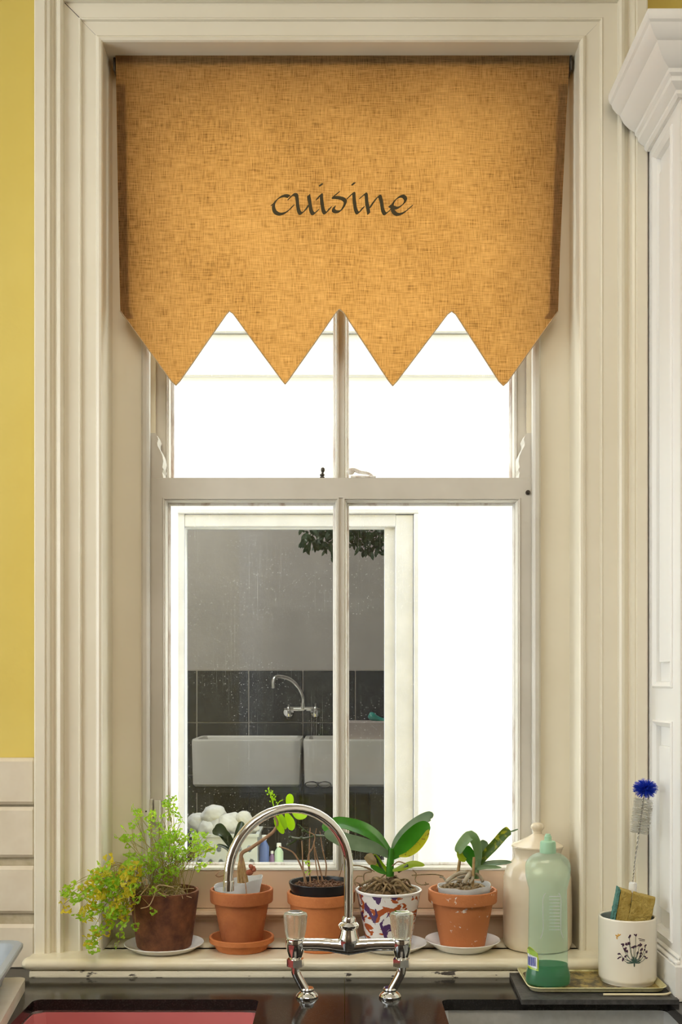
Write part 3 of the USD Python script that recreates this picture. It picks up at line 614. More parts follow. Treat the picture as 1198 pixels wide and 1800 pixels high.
# 2. terracotta pot and saucer with the leggy orchid
y2 = .022; s2 = S(y2); c2 = np.array([(424.5 - CX) * s2, y2, Z0])
obj('saucer', lathe([(0, 0), (.046, 0), (.0475, .002), (.053, .014), (.0590, .0145), (.0605, .016), (.0605, .0235), (.0590, .025), (.0560, .0245), (.0545, .021), (.0465, .006), (0, .006)], c2, 56), 'terracotta_clean', None, 40, 'orange terracotta saucer under the second pot from the left', 'saucer', 'saucers on the window sill')
b2 = c2 + [0, 0, .0065]
p2 = obj('plant_pot', lathe(pot_profile(.0590, .0365, .1065, .0240, .0040), b2, 56), 'terracotta', None, 40, 'terracotta pot with milky plastic sleeve and leggy brown stem', 'plant pot', 'plant pots on the window sill')
# 3. terracotta pot with black liner and dry twigs
y3 = .030; s3 = S(y3); c3 = np.array([(564 - CX) * s3, y3, Z0])
p3 = obj('plant_pot', lathe(pot_profile(.0640, .0500, .1060, .0200, .0035), c3, 56), 'terracotta_clean', None, 40, 'terracotta pot with black liner and bare dry twigs', 'plant pot', 'plant pots on the window sill')
lz = c3 + [0, 0, .010]
ln = obj('liner_pot', lathe([(0, .003), (.044, .003), (.0555, .096), (.0590, .108), (.0605, .1125), (.0600, .1145), (.0565, .1140), (.0535, .100), (.042, .008), (0, .008)], lz, 56), 'black_plastic', p3, 40, label='black plastic liner pot')
obj('soil', [soil_disc(lz + [0, 0, .104], .0555, .008, 2)] + crumbs(lz + [0, 0, .107], .050, 150, .003, 3), 'soil', p3, 40)
# 4. imari cachepot on a white saucer
y4 = .024; s4 = S(y4); c4 = np.array([(682.5 - CX) * s4, y4, Z0]); cs4 = np.array([(686 - CX) * s4, y4, Z0])
obj('saucer', lathe(saucer_profile(.0690, .013, .005, .67), cs4, 56), 'white_china', None, 40, 'white china saucer under the red and blue patterned pot', 'saucer', 'saucers on the window sill')
b4 = c4 + [0, 0, .0055]
p4 = obj('plant_pot', lathe([(0, 0), (.0410, 0), (.0425, .002), (.0430, .010), (.0600, .1005), (.0618, .1030), (.0618, .1055), (.0600, .1062), (.0575, .1040), (.0400, .010), (0, .010)], b4, 64), 'imari', None, 40, 'white china pot painted with rust red and dark blue pattern', 'plant pot', 'plant pots on the window sill')
obj('rim_band', lathe([(.0612, .1015), (.0623, .1030), (.0623, .1056), (.0604, .1066), (.0580, .1060), (.0578, .1035), (.0600, .1030), (.0612, .1015)], b4, 64), 'white_china', p4, 40, label='plain pale rim')
# 5. terracotta pot with milky inner pot on a white saucer
y5 = .024; s5 = S(y5); c5 = np.array([(812.5 - CX) * s5, y5, Z0])
obj('saucer', lathe(saucer_profile(.0705, .0185, .005, .63), c5, 56), 'white_china', None, 40, 'deep white china saucer under the white-flecked terracotta pot', 'saucer', 'saucers on the window sill')
b5 = c5 + [0, 0, .0055]
p5 = obj('plant_pot', lathe(pot_profile(.0645, .0415, .1060, .0225, .0038), b5, 56), 'terracotta_speck', None, 40, 'white-flecked terracotta pot with pale drooping orchid', 'plant pot', 'plant pots on the window sill')

# herb ------------------------------------------------------------------
def leaflet(c, nrm, up, size, q):
    nrm = unit(nrm); a = unit(np.cross(nrm, up)); b = np.cross(a, nrm); V = [np.array(c) + nrm * size * .12]
    n = 13
    for i in range(n):
        t = i / n * 2 * PI
        r = size * (.50 + .22 * math.cos(3 * t) + .12 * math.cos(6 * t + .4)) * (1 if i else .45)
        V.append(np.array(c) + a * r * math.sin(t) + b * (r * math.cos(t)) + nrm * q.uniform(-.1, .1) * size)
    return np.array(V), [[0, 1 + i, 1 + (i + 1) % n] for i in range(n)]
def collect(items):
    V, Fc, o = [], [], 0
    for v, f in items: V.append(v); Fc += [[a + o for a in t] for t in f]; o += len(v)
    return trimesh.Trimesh(np.vstack(V), Fc, process=False)
def trifoliate(c, q, size, droop=0.):
    """Three lobed leaflets spread about a point."""
    out = []; ax = q.uniform(0, 2 * PI); nrm = unit([q.uniform(-.8, .8), q.uniform(-1, .4), q.uniform(.2, 1.0)])
    a = unit(np.cross(nrm, [math.cos(ax), math.sin(ax), .3])); b = np.cross(nrm, a)
    for k in range(3):
        t = ax + k * 2 * PI / 3 + q.uniform(-.3, .3); d = a * math.cos(t) + b * math.sin(t)
        out.append(leaflet(np.array(c) + d * size * .75 - np.array([0, 0, droop * size]), nrm + np.array([q.uniform(-.4, .4), q.uniform(-.4, .4), q.uniform(-.3, .3)]), d, size, q))
    return out
q = random.Random(21)
green, yellow, stems, straw = [], [], [], []
top = b1 + [0, 0, .094]
zone = [(255, 1425, 3), (238, 1455, 4), (292, 1418, 3), (300, 1440, 5), (225, 1480, 3), (318, 1462, 7), (290, 1470, 8), (262, 1470, 6), (345, 1478, 6), (330, 1490, 8), (300, 1492, 8), (272, 1495, 6), (245, 1505, 4), (360, 1492, 4), (318, 1512, 7), (290, 1520, 6), (340, 1512, 4), (262, 1520, 5), (382, 1488, 2), (228, 1512, 3), (305, 1535, 5), (270, 1540, 4)]
for zx_, zy_, nn in zone:
    for _ in range(nn):
        e = W(zx_ + q.gauss(0, 11), zy_ + q.gauss(0, 9), y1 + q.uniform(-.045, .045))
        a, d = q.uniform(0, 2 * PI), .045 * math.sqrt(q.random()); s0 = top + [d * math.cos(a), d * math.sin(a), 0]
        mid = s0 * .45 + e * .55 + [q.gauss(0, .008), q.gauss(0, .006), .012]
        sp_ = spline([s0, mid, e], 7); stems.append(tube(sp_, .00045, 4, False))
        for k in range(q.choice((2, 3, 3))):
            cc = e + np.array([q.gauss(0, .007), q.gauss(0, .006), q.gauss(0, .006)]) if k else e
            green += trifoliate(cc, q, q.uniform(.0056, .0088)) if q.random() > .06 else []
            stems.append(tube([sp_[4], cc], .0003, 3, False))
        if q.random() < .10: yellow += trifoliate(e, q, .006)
tz = [(215, 1520, 5), (190, 1535, 8), (165, 1545, 8), (205, 1552, 9), (180, 1565, 9), (150, 1570, 6), (225, 1545, 6), (215, 1580, 7), (195, 1590, 7), (170, 1600, 5), (120, 1580, 4), (107, 1570, 3), (130, 1600, 2), (185, 1620, 5), (165, 1640, 3), (205, 1610, 4), (172, 1655, 3), (220, 1600, 3), (238, 1530, 4), (230, 1562, 4)]
for i, (zx_, zy_, nn) in enumerate(tz):
    for _ in range(nn):
        e = W(zx_ + q.gauss(0, 9), zy_ + q.gauss(0, 8), -.055 + q.uniform(-.03, .025))
        s0 = top + [-.045 + q.gauss(0, .008), q.gauss(-.01, .02), 0]
        mid = s0 * .5 + e * .5 + [q.gauss(0, .006), -.006, .026 + q.uniform(0, .02)]
        if q.random() < .6: stems.append(tube(spline([s0, mid, e], 8), .0005, 4, False))
        L = yellow if q.random() < (.42 if zy_ < 1600 else .3) else green
        for k in range(2): L += trifoliate(e + np.array([q.gauss(0, .008), q.gauss(0, .006), q.gauss(0, .007)]) * k, q, q.uniform(.0075, .0120), .3)
for px, py in ((205, 1672 - 15), (212, 1640), (238, 1625), (160, 1668), (240, 1578), (268, 1598), (285, 1570), (268, 1562)):
    e = W(px, py, -.06 if px < 250 else -.05); s0 = top + [-.05, -.02, .0]
    stems.append(tube(spline([s0, s0 * .6 + e * .4 + [0, -.012, .012], e], 8), .0005, 4, False)); green += trifoliate(e, q, .0085, .4)
for _ in range(46):
    a, d = q.uniform(0, 2 * PI), .052 * math.sqrt(q.random()); s0 = top + [d * math.cos(a), d * math.sin(a), q.uniform(0, .010)]
    a2 = q.uniform(0, 2 * PI); e = s0 + [.035 * math.cos(a2), .02 * math.sin(a2), q.uniform(-.004, .016)]
    straw.append(tube(spline([s0, (s0 + e) / 2 + [0, 0, .006], e], 5), .0006, 4, False))
tw = spline([W(305, 1560, -.03), W(278, 1556, -.038), W(272, 1572, -.044), W(262, 1592, -.05), W(247, 1597, -.055)], 14)
straw.append(tube(tw, .0011, 6)); straw.append(tube(spline([W(232, 1590, -.05), W(248, 1572, -.045), W(262, 1556, -.03)], 8), .0010, 6))
straw.append(tube(spline([W(258, 1556, -.02), W(257, 1546, -.02), W(253, 1548, -.02), W(248, 1552, -.02)], 8), .0016, 6))
hb = thing('herb_plant', 'feathery green herb with yellowing stems trailing left of its pot', 'plant', tuple(top), 'plants on the window sill')
obj('foliage', collect(green), 'herb_green', hb, False, kind='stuff', label='small bright green lobed leaves')
obj('yellow_foliage', collect(yellow), 'herb_yellow', hb, False, kind='stuff', label='yellowed lobed leaves')
obj('stems', stems, 'herb_stem', hb, True, kind='stuff'); obj('dry_stalks', straw, 'dry_straw', hb, True, kind='stuff', label='dry straw coloured stalks')

# pot 2: sleeve, old stem, leaves -----------------------------------------
o2 = thing('stick_orchid', 'leggy plant with a long brown bent stem and lime green leaves', 'plant', tuple(b2 + [0, 0, .03]), 'plants on the window sill')
def sleeve(c, r0, r1, z0, zt, tilt, n=56):
    """A thin milky plastic sleeve with an uneven cut top."""
    a = np.arange(n) / n * 2 * PI; rows_ = []
    hi = zt + tilt * np.cos(a) + .0012 * np.sin(5 * a)
    for r, z in ((r0, np.full(n, z0)), (r1, hi), (r1 - .0012, hi), (r0 - .0012, np.full(n, z0))):
        rows_.append(np.stack([c[0] + r * np.cos(a), c[1] + r * np.sin(a), c[2] + z], 1))
    V = np.vstack(rows_); Fc = []
    for i in range(4):
        for j in range(n):
            p, q_ = i * n + j, i * n + (j + 1) % n; p2_, q2_ = ((i + 1) % 4) * n + j, ((i + 1) % 4) * n + (j + 1) % n
            Fc += [[p, q_, q2_], [p, q2_, p2_]]
    m = trimesh.Trimesh(V, Fc, process=False); m.fix_normals(); return m
cs2 = b2 + [-.0062, 0, 0]
obj('plastic_sleeve', sleeve(cs2, .0270, .0455, .03, .120, .009), 'milky_plastic', p2, 40, label='milky plastic sleeve standing in the pot')
obj('soil', soil_disc(b2 + [0, 0, .080], .047, .006, 5), 'soil', p2, True)
Y = y2
obj('stem', [tube(spline([W(424, 1545, Y), W(424, 1515, Y), W(425, 1500, Y), W(440, 1491, Y), W(462, 1476, Y), W(480, 1462, Y), W(487, 1447, Y), W(482, 1434, Y)], 30), np.linspace(.0042, .0024, 30), 9), tube(spline([W(424, 1504, Y), W(427, 1520, Y), W(431, 1540, Y)], 8), .0015, 6)], 'brown_stem', o2)
obj('stub', [tube(spline([W(419 + i * 3.2, 1552, Y - .004 + .003 * (i % 2)), W(418 + i * 2.6, 1528, Y - .004), W(421 + i * 1.2, 1508, Y)], 8), np.linspace(.0022, .0012, 8), 7) for i in range(6)], 'cut_stake', o2)
for i_, (a_, b_, h_) in enumerate(((438, 1533, 4), (442, 1526, 3), (447, 1529, 3))): obj('bark_chip', crumbs(W(a_, b_, Y), .0015, 2, .0075, 40 + i_), 'red_bark', o2, 20)
obj('aerial_root', tube(spline([W(402, 1532, Y), W(392, 1530, Y), W(384, 1533, Y - .03), W(379, 1538, Y - .035), W(384, 1541, Y - .03), W(395, 1538, Y - .02)], 16), .0011, 6), 'brown_stem', o2)
obj('aerial_root', [tube(spline([W(428, 1540, Y - .045), W(431, 1552, Y - .048), W(433, 1572, Y - .050)], 10), .0010, 6)], 'brown_stem', o2)
for P, w, nn in (([W(405, 1490, Y), W(392, 1466, Y), W(385, 1456, Y), W(380, 1449, Y)], .020, (.3, -1, .5)), ([W(412, 1484, Y), W(396, 1467, Y), W(380, 1462, Y - .01), W(373, 1460, Y - .012)], .017, (-.2, -1, .6)),
                 ([W(407, 1498, Y), W(418, 1470, Y + .01), W(424, 1452, Y + .01), W(426, 1444, Y + .01)], .016, (-.5, -1, .2)), ([W(408, 1497, Y), W(403, 1478, Y - .012), W(401, 1468, Y - .016)], .012, (.8, -1, .1)), ([W(412, 1502, Y), W(395, 1490, Y), W(381, 1485, Y)], .010, (0, -.4, 1))):
    obj('leaf', leaf(P, w, nn), 'orchid_dark', o2, 40, label='dark leathery leaf')
for P, w, nn in (([W(484, 1432, Y), W(489, 1448, Y), W(498, 1466, Y)], .015, (.3, -1, .1)), ([W(490, 1428, Y - .008), W(497, 1444, Y - .01), W(502, 1458, Y - .012)], .012, (.5, -1, .1)), ([W(502, 1428, Y), W(510, 1446, Y), W(513, 1460, Y)], .017, (-.1, -1, .1)),
                 ([W(512, 1424, Y), W(526, 1434, Y), W(540, 1432, Y)], .016, (0, -1, .5)), ([W(508, 1426, Y), W(509, 1406, Y), W(509, 1395, Y)], .015, (0, -1, .2))):
    obj('leaf', leaf(P, w, nn, .15, tipp=1.1), 'lime_leaf', o2, 40, label='soft lime green leaf')
fl = []
for _ in range(34):
    t = q.random(); c = W(470 + 14 * t + q.gauss(0, 3), 1388 + 24 * t + q.gauss(0, 3), Y + q.uniform(-.006, .006)); fl.append(leaf([c, c + np.array([q.uniform(-.004, .004), q.uniform(-.003, .003), q.uniform(-.002, .006)])], .0032, (q.uniform(-1, 1), -1, .3), n=4, m=2, t=.0004))
fl.append(tube(spline([W(484, 1432, Y), W(479, 1410, Y), W(472, 1388, Y)], 8), .0012, 6)); fl.append(tube(spline([W(482, 1424, Y), W(490, 1410, Y), W(497, 1406, Y)], 6), .0009, 6))
obj('flower_spike', fl, 'lime_leaf', o2, True, label='tiny pale green flower spike')

# pot 3: dry twigs ----------------------------------------------------------
o3 = thing('dry_plant', 'bare dry twigs with one dark forked branch in the black liner', 'plant', tuple(lz + [0, 0, .104]), 'plants on the window sill')
Y = y3
for P, r in (([(538, 1553), (532, 1530), (518, 1502), (505, 1493), (490, 1488)], .0017), ([(535, 1550), (532, 1520), (531, 1495), (530, 1478)], .0014), ([(545, 1550), (543, 1510), (544, 1470), (545, 1455)], .0012), ([(546, 1552), (541, 1508), (549, 1490), (553, 1470), (542, 1462)], .0012), ([(567, 1548), (560, 1520), (554, 1495), (551, 1478)], .0014), ([(572, 1541), (573, 1520), (567, 1495), (562, 1462)], .0013), ([(560, 1552), (553, 1505), (552, 1480), (556, 1456)], .0010), ([(596, 1542), (600, 1528), (602, 1518)], .0009)):
    yo = q.uniform(-.015, .02)
    obj('twig', tube(spline([W(a, b, Y + yo) for a, b in P], 18), np.linspace(r * 1.15, r * .7, 18), 7), 'brown_stem', o3)
br = [tube(spline([W(a, b, Y - .01) for a, b in ((588, 1471), (572, 1470), (555, 1469), (540, 1473), (525, 1474), (510, 1472))], 18), .0022, 8), tube(spline([W(a, b, Y - .01) for a, b in ((521, 1475), (514, 1481), (506, 1485))], 8), .0018, 7), tube(spline([W(a, b, Y - .01) for a, b in ((548, 1468), (533, 1458), (526, 1451), (522, 1449))], 8), .0016, 7)] + [ball(W(a, b, Y - .01), .0032, 1) for a, b in ((510, 1472), (506, 1485), (532, 1460), (553, 1469), (529, 1473))]
obj('forked_branch', br, 'orchid_dark', o3, label='dark green forked branch')
obj('sprig', collect(sum([trifoliate(W(a, b, Y - .02), q, .0055) for a, b in ((537, 1514), (541, 1518), (539, 1532), (544, 1534))], [])), 'herb_green', o3, False, label='tiny green sprig')

# pot 4: broad-leaved orchid ------------------------------------------------
o4 = thing('moth_orchid', 'orchid with broad dark green leaves, one edged yellow with brown spots', 'plant', tuple(b4 + [0, 0, .09]), 'plants on the window sill')
Y = y4
z5 = lambda x, y_, d=0: W(590 + x / 6.305, 1380 + y_ / 6.305, Y + d)
obj('stem', tube(spline([z5(600, 1010), z5(600, 900), z5(605, 830), z5(612, 760), z5(616, 700)], 14), np.linspace(.0075, .0058, 14), 12), 'orchid_green', o4)
for P, w, nn, fo, mt, lb in (
    ([z5(610, 770), z5(470, 600, .01), z5(330, 505, .015), z5(180, 455, .012), z5(30, 430, .0), z5(-90, 470, -.01), z5(-130, 510, -.012)], .031, (-.15, -.75, .75), .22, 'orchid_green', 'long dark green leaf reaching left behind the spout'),
    ([z5(600, 790), z5(440, 705, -.012), z5(280, 665, -.022), z5(120, 625, -.028), z5(-40, 560, -.03), z5(-130, 535, -.03)], .030, (-.1, -.9, .55), .20, 'orchid_grey', 'greyish green lower leaf pointing left'),
    ([z5(620, 760, .006), z5(680, 620, .014), z5(800, 495, .020), z5(930, 400, .022), z5(1040, 345, .020), z5(1072, 362, .018)], .023, (-.75, -.7, .1), .15, 'orchid_grey', 'grey green leaf curling at its tip'),
    ([z5(625, 800), z5(730, 700, -.006), z5(840, 590, -.010), z5(950, 490, -.010), z5(1035, 425, -.006)], .034, (.1, -1, .2), .12, 'orchid_green', 'broad green leaf with a yellow spotted edge'),
    ([z5(630, 950, -.01), z5(740, 915, -.018), z5(860, 875, -.02), z5(985, 888, -.02)], .0135, (0, -.8, .6), .1, 'orchid_yellow', 'short yellow green leaf'),
    ([z5(600, 970, .01), z5(500, 900, .014), z5(440, 820, .016), z5(400, 770, .018)], .016, (-.3, -1, .2), .2, 'orchid_yellow', 'small yellowing leaf'),
    ([z5(560, 985, -.004), z5(470, 940, -.006), z5(380, 890, -.006)], .010, (-.2, -.8, .5), .2, 'orchid_green', 'small green leaf')):
    obj('leaf', leaf(P, w, nn, fo, n=22, m=8, tipp=.9, base=.35), mt, o4, 45, label=lb)
foliage('leaf_margin', (.56, .58, .03), (.16, .06, .015), (.75, .75, .04), 210, .35, lo=.60, hi=.66, tw=.45)
obj('yellow_edge', leaf([z5(700, 790, -.011), z5(800, 765, -.016), z5(900, 690, -.019), z5(980, 590, -.018), z5(1030, 490, -.012)], .0135, (.1, -1, .2), .1, n=20, m=4, tipp=.9, base=.2), 'leaf_margin', o4, 45, label='yellow leaf edge with brown spots')
obj('dead_bract', leaf([z5(440, 880, .008), z5(390, 830, .004), z5(345, 765, .004)], .018, (0, -1, .1), .4, tipp=.2), 'dead_bract', o4, 40, label='papery beige dead bract')
obj('cut_spike', tube([z5(690, 960, -.012), z5(800, 890, -.02)], .0028, 8), 'orchid_dark', o4)
obj('cut_spike', [tube([z5(530, 960, .006), z5(425, 780, .012)], .0026, 8)], 'orchid_dark', o4)
rt = []
for i in range(46):
    a = q.uniform(0, 2 * PI); d0, d1 = q.uniform(0, .03), q.uniform(.02, .056); da = q.uniform(-1.4, 1.4)
    c0 = b4 + [d0 * math.cos(a), d0 * math.sin(a), .108 + q.uniform(0, .014)]; c1_ = b4 + [d1 * math.cos(a + da), d1 * math.sin(a + da), .102 + q.uniform(-.002, .012)]
    md = (c0 + c1_) / 2 + [q.gauss(0, .008), q.gauss(0, .008), q.uniform(.004, .018)]
    rt.append(tube(spline([c0, md, c1_], 10), q.uniform(.0014, .0030), 6))
for P in (((840, 1000), (960, 992), (1100, 990), (1190, 1010)), ((850, 940), (890, 980), (880, 1060), (940, 1105), (1030, 1095)), ((990, 1075), (1000, 1095), (985, 1110)), ((300, 1010), (240, 1010), (205, 1060), (215, 1110)), ((400, 960), (320, 980), (310, 1050), (350, 1120)), ((620, 900), (690, 850), (770, 870)), ((330, 1150), (250, 1090), (200, 1080)), ((280, 900), (350, 915), (430, 960)), ((180, 890), (290, 900), (400, 950))):
    rt.append(tube(spline([z5(a, b, -.03) for a, b in P], 14), .0012, 6))
obj('roots', rt, 'bark', o4, True, kind='stuff', label='tangled brown aerial roots')
bk = []
for i in range(70):
    a, d = q.uniform(0, 2 * PI), .050 * math.sqrt(q.random()); s = q.uniform(.005, .0105)
    b = ball((0, 0, 0), s, 2, (1, .8, .9)); b.vertices += (meshkit.fbm(b.vertices * 180 + i * 3.1, 3, 4)[:, None] - .5) * s * .9 * unit([1, 1, 1])
    b.apply_translation(b4 + [d * math.cos(a), d * math.sin(a), .098 + (.053 - d) * .45 * q.random()]); bk.append(b)
obj('bark_compost', bk, 'bark', p4, True, kind='stuff', label='chunky brown bark compost')

# pot 5: pale orchid ----------------------------------------------------------
o5 = thing('pale_orchid', 'limp grey green orchid with folded leaves and two cut stakes', 'plant', tuple(b5 + [0, 0, .09]), 'plants on the window sill')
Y = y5
z7 = lambda x, y_, d=0: W(740 + x / 6.656, 1430 + y_ / 6.656, Y + d)
obj('inner_pot', sleeve(b5 + [.003, 0, 0], .040, .0495, .02, .114, .002), 'milky_plastic', p5, 40, label='milky plastic inner pot')
obj('compost', [soil_disc(b5 + [.003, 0, .106], .0478, .006, 9)] + crumbs(b5 + [.003, 0, .109], .042, 60, .0042, 12), 'bark', p5, 40)
obj('stem', tube(spline([z7(640, 760), z7(640, 690), z7(645, 620), z7(655, 560)], 10), np.linspace(.0062, .0045, 10), 10), 'orchid_pale', o5)
for P, w, nn, mt, lb, tp in (
    ([z7(660, 640), z7(672, 480, -.006), z7(640, 330, -.012), z7(580, 262, -.016), z7(510, 320, -.022), z7(450, 410, -.024), z7(428, 470, -.022)], .020, (-.5, -1, .25), 'orchid_pale', 'folded pale leaf bending over to the left', .5),
    ([z7(660, 600, .01), z7(700, 470, .016), z7(730, 370, .016), z7(770, 330, .014)], .022, (.2, -1, .2), 'orchid_grey', 'broad pale leaf behind', .7),
    ([z7(640, 650), z7(570, 520, .004), z7(520, 440, .006), z7(490, 410, .006)], .024, (.3, -1, .2), 'orchid_green', 'dark green inner leaf', .8),
    ([z7(520, 545, -.02), z7(470, 520, -.022), z7(430, 440, -.023)], .012, (0, -1, .2), 'orchid_yellow', 'lime green leaf tip', .7),
    ([z7(660, 620), z7(750, 490, -.006), z7(870, 360, -.010), z7(980, 235, -.012), z7(1040, 195, -.012)], .018, (-.5, -.9, .1), 'orchid_spotted', 'spotted green leaf pointing up to the right', .18),
    ([z7(1000, 225, -.012), z7(1070, 205, -.012), z7(1135, 182, -.012)], .003, (0, -1, .2), 'orchid_grey', 'shrivelled leaf tip', .7),
    ([z7(640, 640), z7(760, 595, -.008), z7(900, 580, -.012), z7(1060, 568, -.012)], .0115, (0, -.75, .65), 'orchid_grey', 'grey green leaf lying level to the right', .9),
    ([z7(640, 660), z7(660, 640, -.01), z7(760, 625, -.016), z7(940, 632, -.016)], .0085, (0, -1, .2), 'orchid_pale', 'pale folded leaf edge', .9)):
    obj('leaf', leaf(P, w, nn, .3, n=20, m=6, tipp=tp, base=.5), mt, o5, 45, label=lb)
obj('stake', tube([z7(428, 690), z7(470, 425)], .0030, 10), 'cut_stake', o5); obj('stake', tube([z7(600, 860, -.02), z7(616, 512, -.02)], .0026, 10), 'cut_stake', o5)
rt = [tube(spline([z7(a, b, d) for a, b, d in P], 14), r, 8) for P, r in (
    ([(285, 805, -.03), (360, 745, -.028), (450, 700, -.02), (560, 680, -.01)], .0038), ([(500, 825, -.035), (530, 760, -.030), (575, 690, -.015)], .0042), ([(640, 700, -.01), (690, 740, -.015), (720, 800, -.02)], .003), ([(215, 740, -.03), (260, 750, -.03), (285, 790, -.03)], .0018),
    ([(330, 800, -.03), (400, 770, -.03), (480, 780, -.03)], .0022), ([(420, 760, -.01), (500, 740, -.01), (590, 760, -.01)], .0030), ([(600, 700, -.01), (600, 760, -.025), (560, 820, -.034)], .0028))]
obj('roots', rt, 'root_grey', o5, True, label='thick pale grey aerial roots')

# ------------------------------------------------------------------ stoneware jar
y6 = .038; s6 = S(y6); c6 = np.array([(944 - CX) * s6, y6, Z0])
jar = thing('storage_jar', 'cream glazed stoneware jar with knobbed lid behind the green bottle', 'jar', tuple(c6))
r6 = 59.5 * s6
hz6 = lambda py: CAM_Z - (py - CY) * s6 - Z0
obj('body', lathe([(0, 0), (r6 - .007, 0), (r6 - .003, .002), (r6, .012), (r6 + .0005, .07), (r6 - .0008, hz6(1540)), (r6 - .007, hz6(1522)), (r6 - .018, hz6(1511)), (r6 - .0205, hz6(1505)), (r6 - .019, hz6(1496)), (r6 - .0165, hz6(1489)), (r6 - .0175, hz6(1487)), (r6 - .030, hz6(1487)), (0, hz6(1490))], c6, 64), 'stoneware', jar, 40)
obj('lid', lathe([(0, hz6(1490)), (r6 - .018, hz6(1490)), (r6 - .0155, hz6(1488)), (r6 - .0155, hz6(1485.5)), (r6 - .019, hz6(1483)), (.030, hz6(1477)), (.016, hz6(1470)), (.0085, hz6(1465)), (.0080, hz6(1462)), (.0095, hz6(1459)), (.0125, hz6(1455.5)), (.0128, hz6(1452)), (.0105, hz6(1448)), (.005, hz6(1446)), (0, hz6(1445.5))], c6, 56), 'stoneware', jar, 40)

# ------------------------------------------------------------------ slab, tray, stick
ZB = COUNTER + .0085
xa, xb = W(893.5, 0, -.046)[0], W(916, 0, -.222)[0]
m = extr(Polygon([(xa, -.0485), (.5560, -.0485), (.5560, -.222), (xb, -.222)]), .008); m.apply_translation([0, 0, COUNTER + .0004])
obj('stone_board', m, 'slate_board', None, False, 'thin dark grey stone board under the patterned tray', 'board')
ZTr = ZB + .0004
def tray(x0, x1, y0, y1):
    n = 88
    Ps = [rrect(x0 + d, x1 - d, y0 + d, y1 - d, max(.020 - d * .3, .006)) for d in (.010, .006, .002, 0, .0015, .007, .011)]
    zs = [0, .0012, .0075, .0090, .0098, .0030, .0018]
    L = []
    for P, z in zip(Ps, zs): L.append(np.array([[*P.exterior.interpolate(i / n, normalized=True).coords[0], ZTr + z] for i in range(n)]))
    return L, n
L, n = tray(.3145, .5505, -.190, -.0495)
def skin(L, n, cap0=True, cap1=True):
    V = np.vstack(L); Fc = []
    for i in range(len(L) - 1):
        for j in range(n):
            a, b = i * n + j, i * n + (j + 1) % n; Fc += [[a, b, b + n], [a, b + n, a + n]]
    for on, i in ((cap0, 0), (cap1, len(L) - 1)):
        if on:
            V = np.vstack([V, L[i].mean(0)]); c = len(V) - 1
            Fc += [[i * n + j, i * n + (j + 1) % n, c] if i else [i * n + (j + 1) % n, i * n + j, c] for j in range(n)]
    m = trimesh.Trimesh(V, Fc, process=False); m.fix_normals(); return m
tr = thing('small_tray', 'small leaf-patterned brown tray with cream rim on the stone board', 'tray', ((.3145 + .5505) / 2, -.12, ZTr))
obj('tray_base', skin(L, n), 'tray_rim', tr, 35)
ins = rrect(.3145 + .0095, .5505 - .0095, -.190 + .0095, -.0495 - .0095, .016)
m = extr(ins, .0004); m.apply_translation([0, 0, ZTr + .0024])
obj('leaf_print', m, 'tray_print', tr, False, label='brown and olive leaf print')
sp = spline([W(1060, 1747, -.2), W(1110, 1746, -.2), W(1160, 1744.5, -.2), W(1172, 1742, -.197), W(1177, 1737, -.19)], 24)
sp[:, 2] = ZB + .0022
obj('plastic_rod', tube(sp, .0020, 10), 'bamboo', None, 40, 'thin cream rod lying along the front of the patterned tray', 'rod')
ZO = ZTr + .0028 + .0004

# ------------------------------------------------------------------ washing-up liquid bottle
yb_ = -.142; sb = S(yb_); cb = np.array([(962.5 - CX) * sb, yb_, ZO])
hb_ = lambda py: CAM_Z - (py - CY) * sb - ZO
bot = thing('detergent_bottle', 'clear plastic bottle a quarter full of green washing-up liquid', 'bottle', tuple(cb))
prof = [(1728, 0), (1728, 37.5), (1724, 39.0), (1712, 39.0), (1702, 36.5), (1692, 34.8), (1660, 34.6), (1630, 34.2), (1600, 33.8), (1575, 33.4), (1563, 33.6), (1552, 36.2), (1540, 38.9), (1526, 39.6), (1515, 38.0), (1506, 31.0), (1501, 23.0), (1498.5, 15.5), (1497, 13.0)]
fine = spline([(a, b, 0) for a, b in prof[1:-1]], 70)[:, :2]
bp = [(0, 0), (36 * sb, 0)] + [(w * sb, max(.001, hb_(py))) for py, w in fine]
bb = obj('bottle_body', lathe(bp, cb, 56, 1, .68), 'clear_bottle', bot, 60)
lq = [(w * sb - .0012, max(.0015, hb_(py))) for py, w in fine if py > 1694]
lq = [(0, .0015)] + lq + [(lq[-1][0], hb_(1693)), (0, hb_(1693))]
obj('liquid', lathe(lq, cb, 48, 1, .67), 'green_liquid', bot, 40, label='bright green washing-up liquid')
obj('cap', lathe([(0, hb_(1499)), (.0135, hb_(1499)), (.0139, hb_(1497)), (.0133, hb_(1481)), (.0120, hb_(1478.5)), (.0070, hb_(1478)), (.0062, hb_(1476)), (.0060, hb_(1470)), (.0046, hb_(1468.5)), (.0042, hb_(1466)), (0, hb_(1465.2))], cb, 36), 'green_cap', bot, 35, label='pale green push-pull cap')
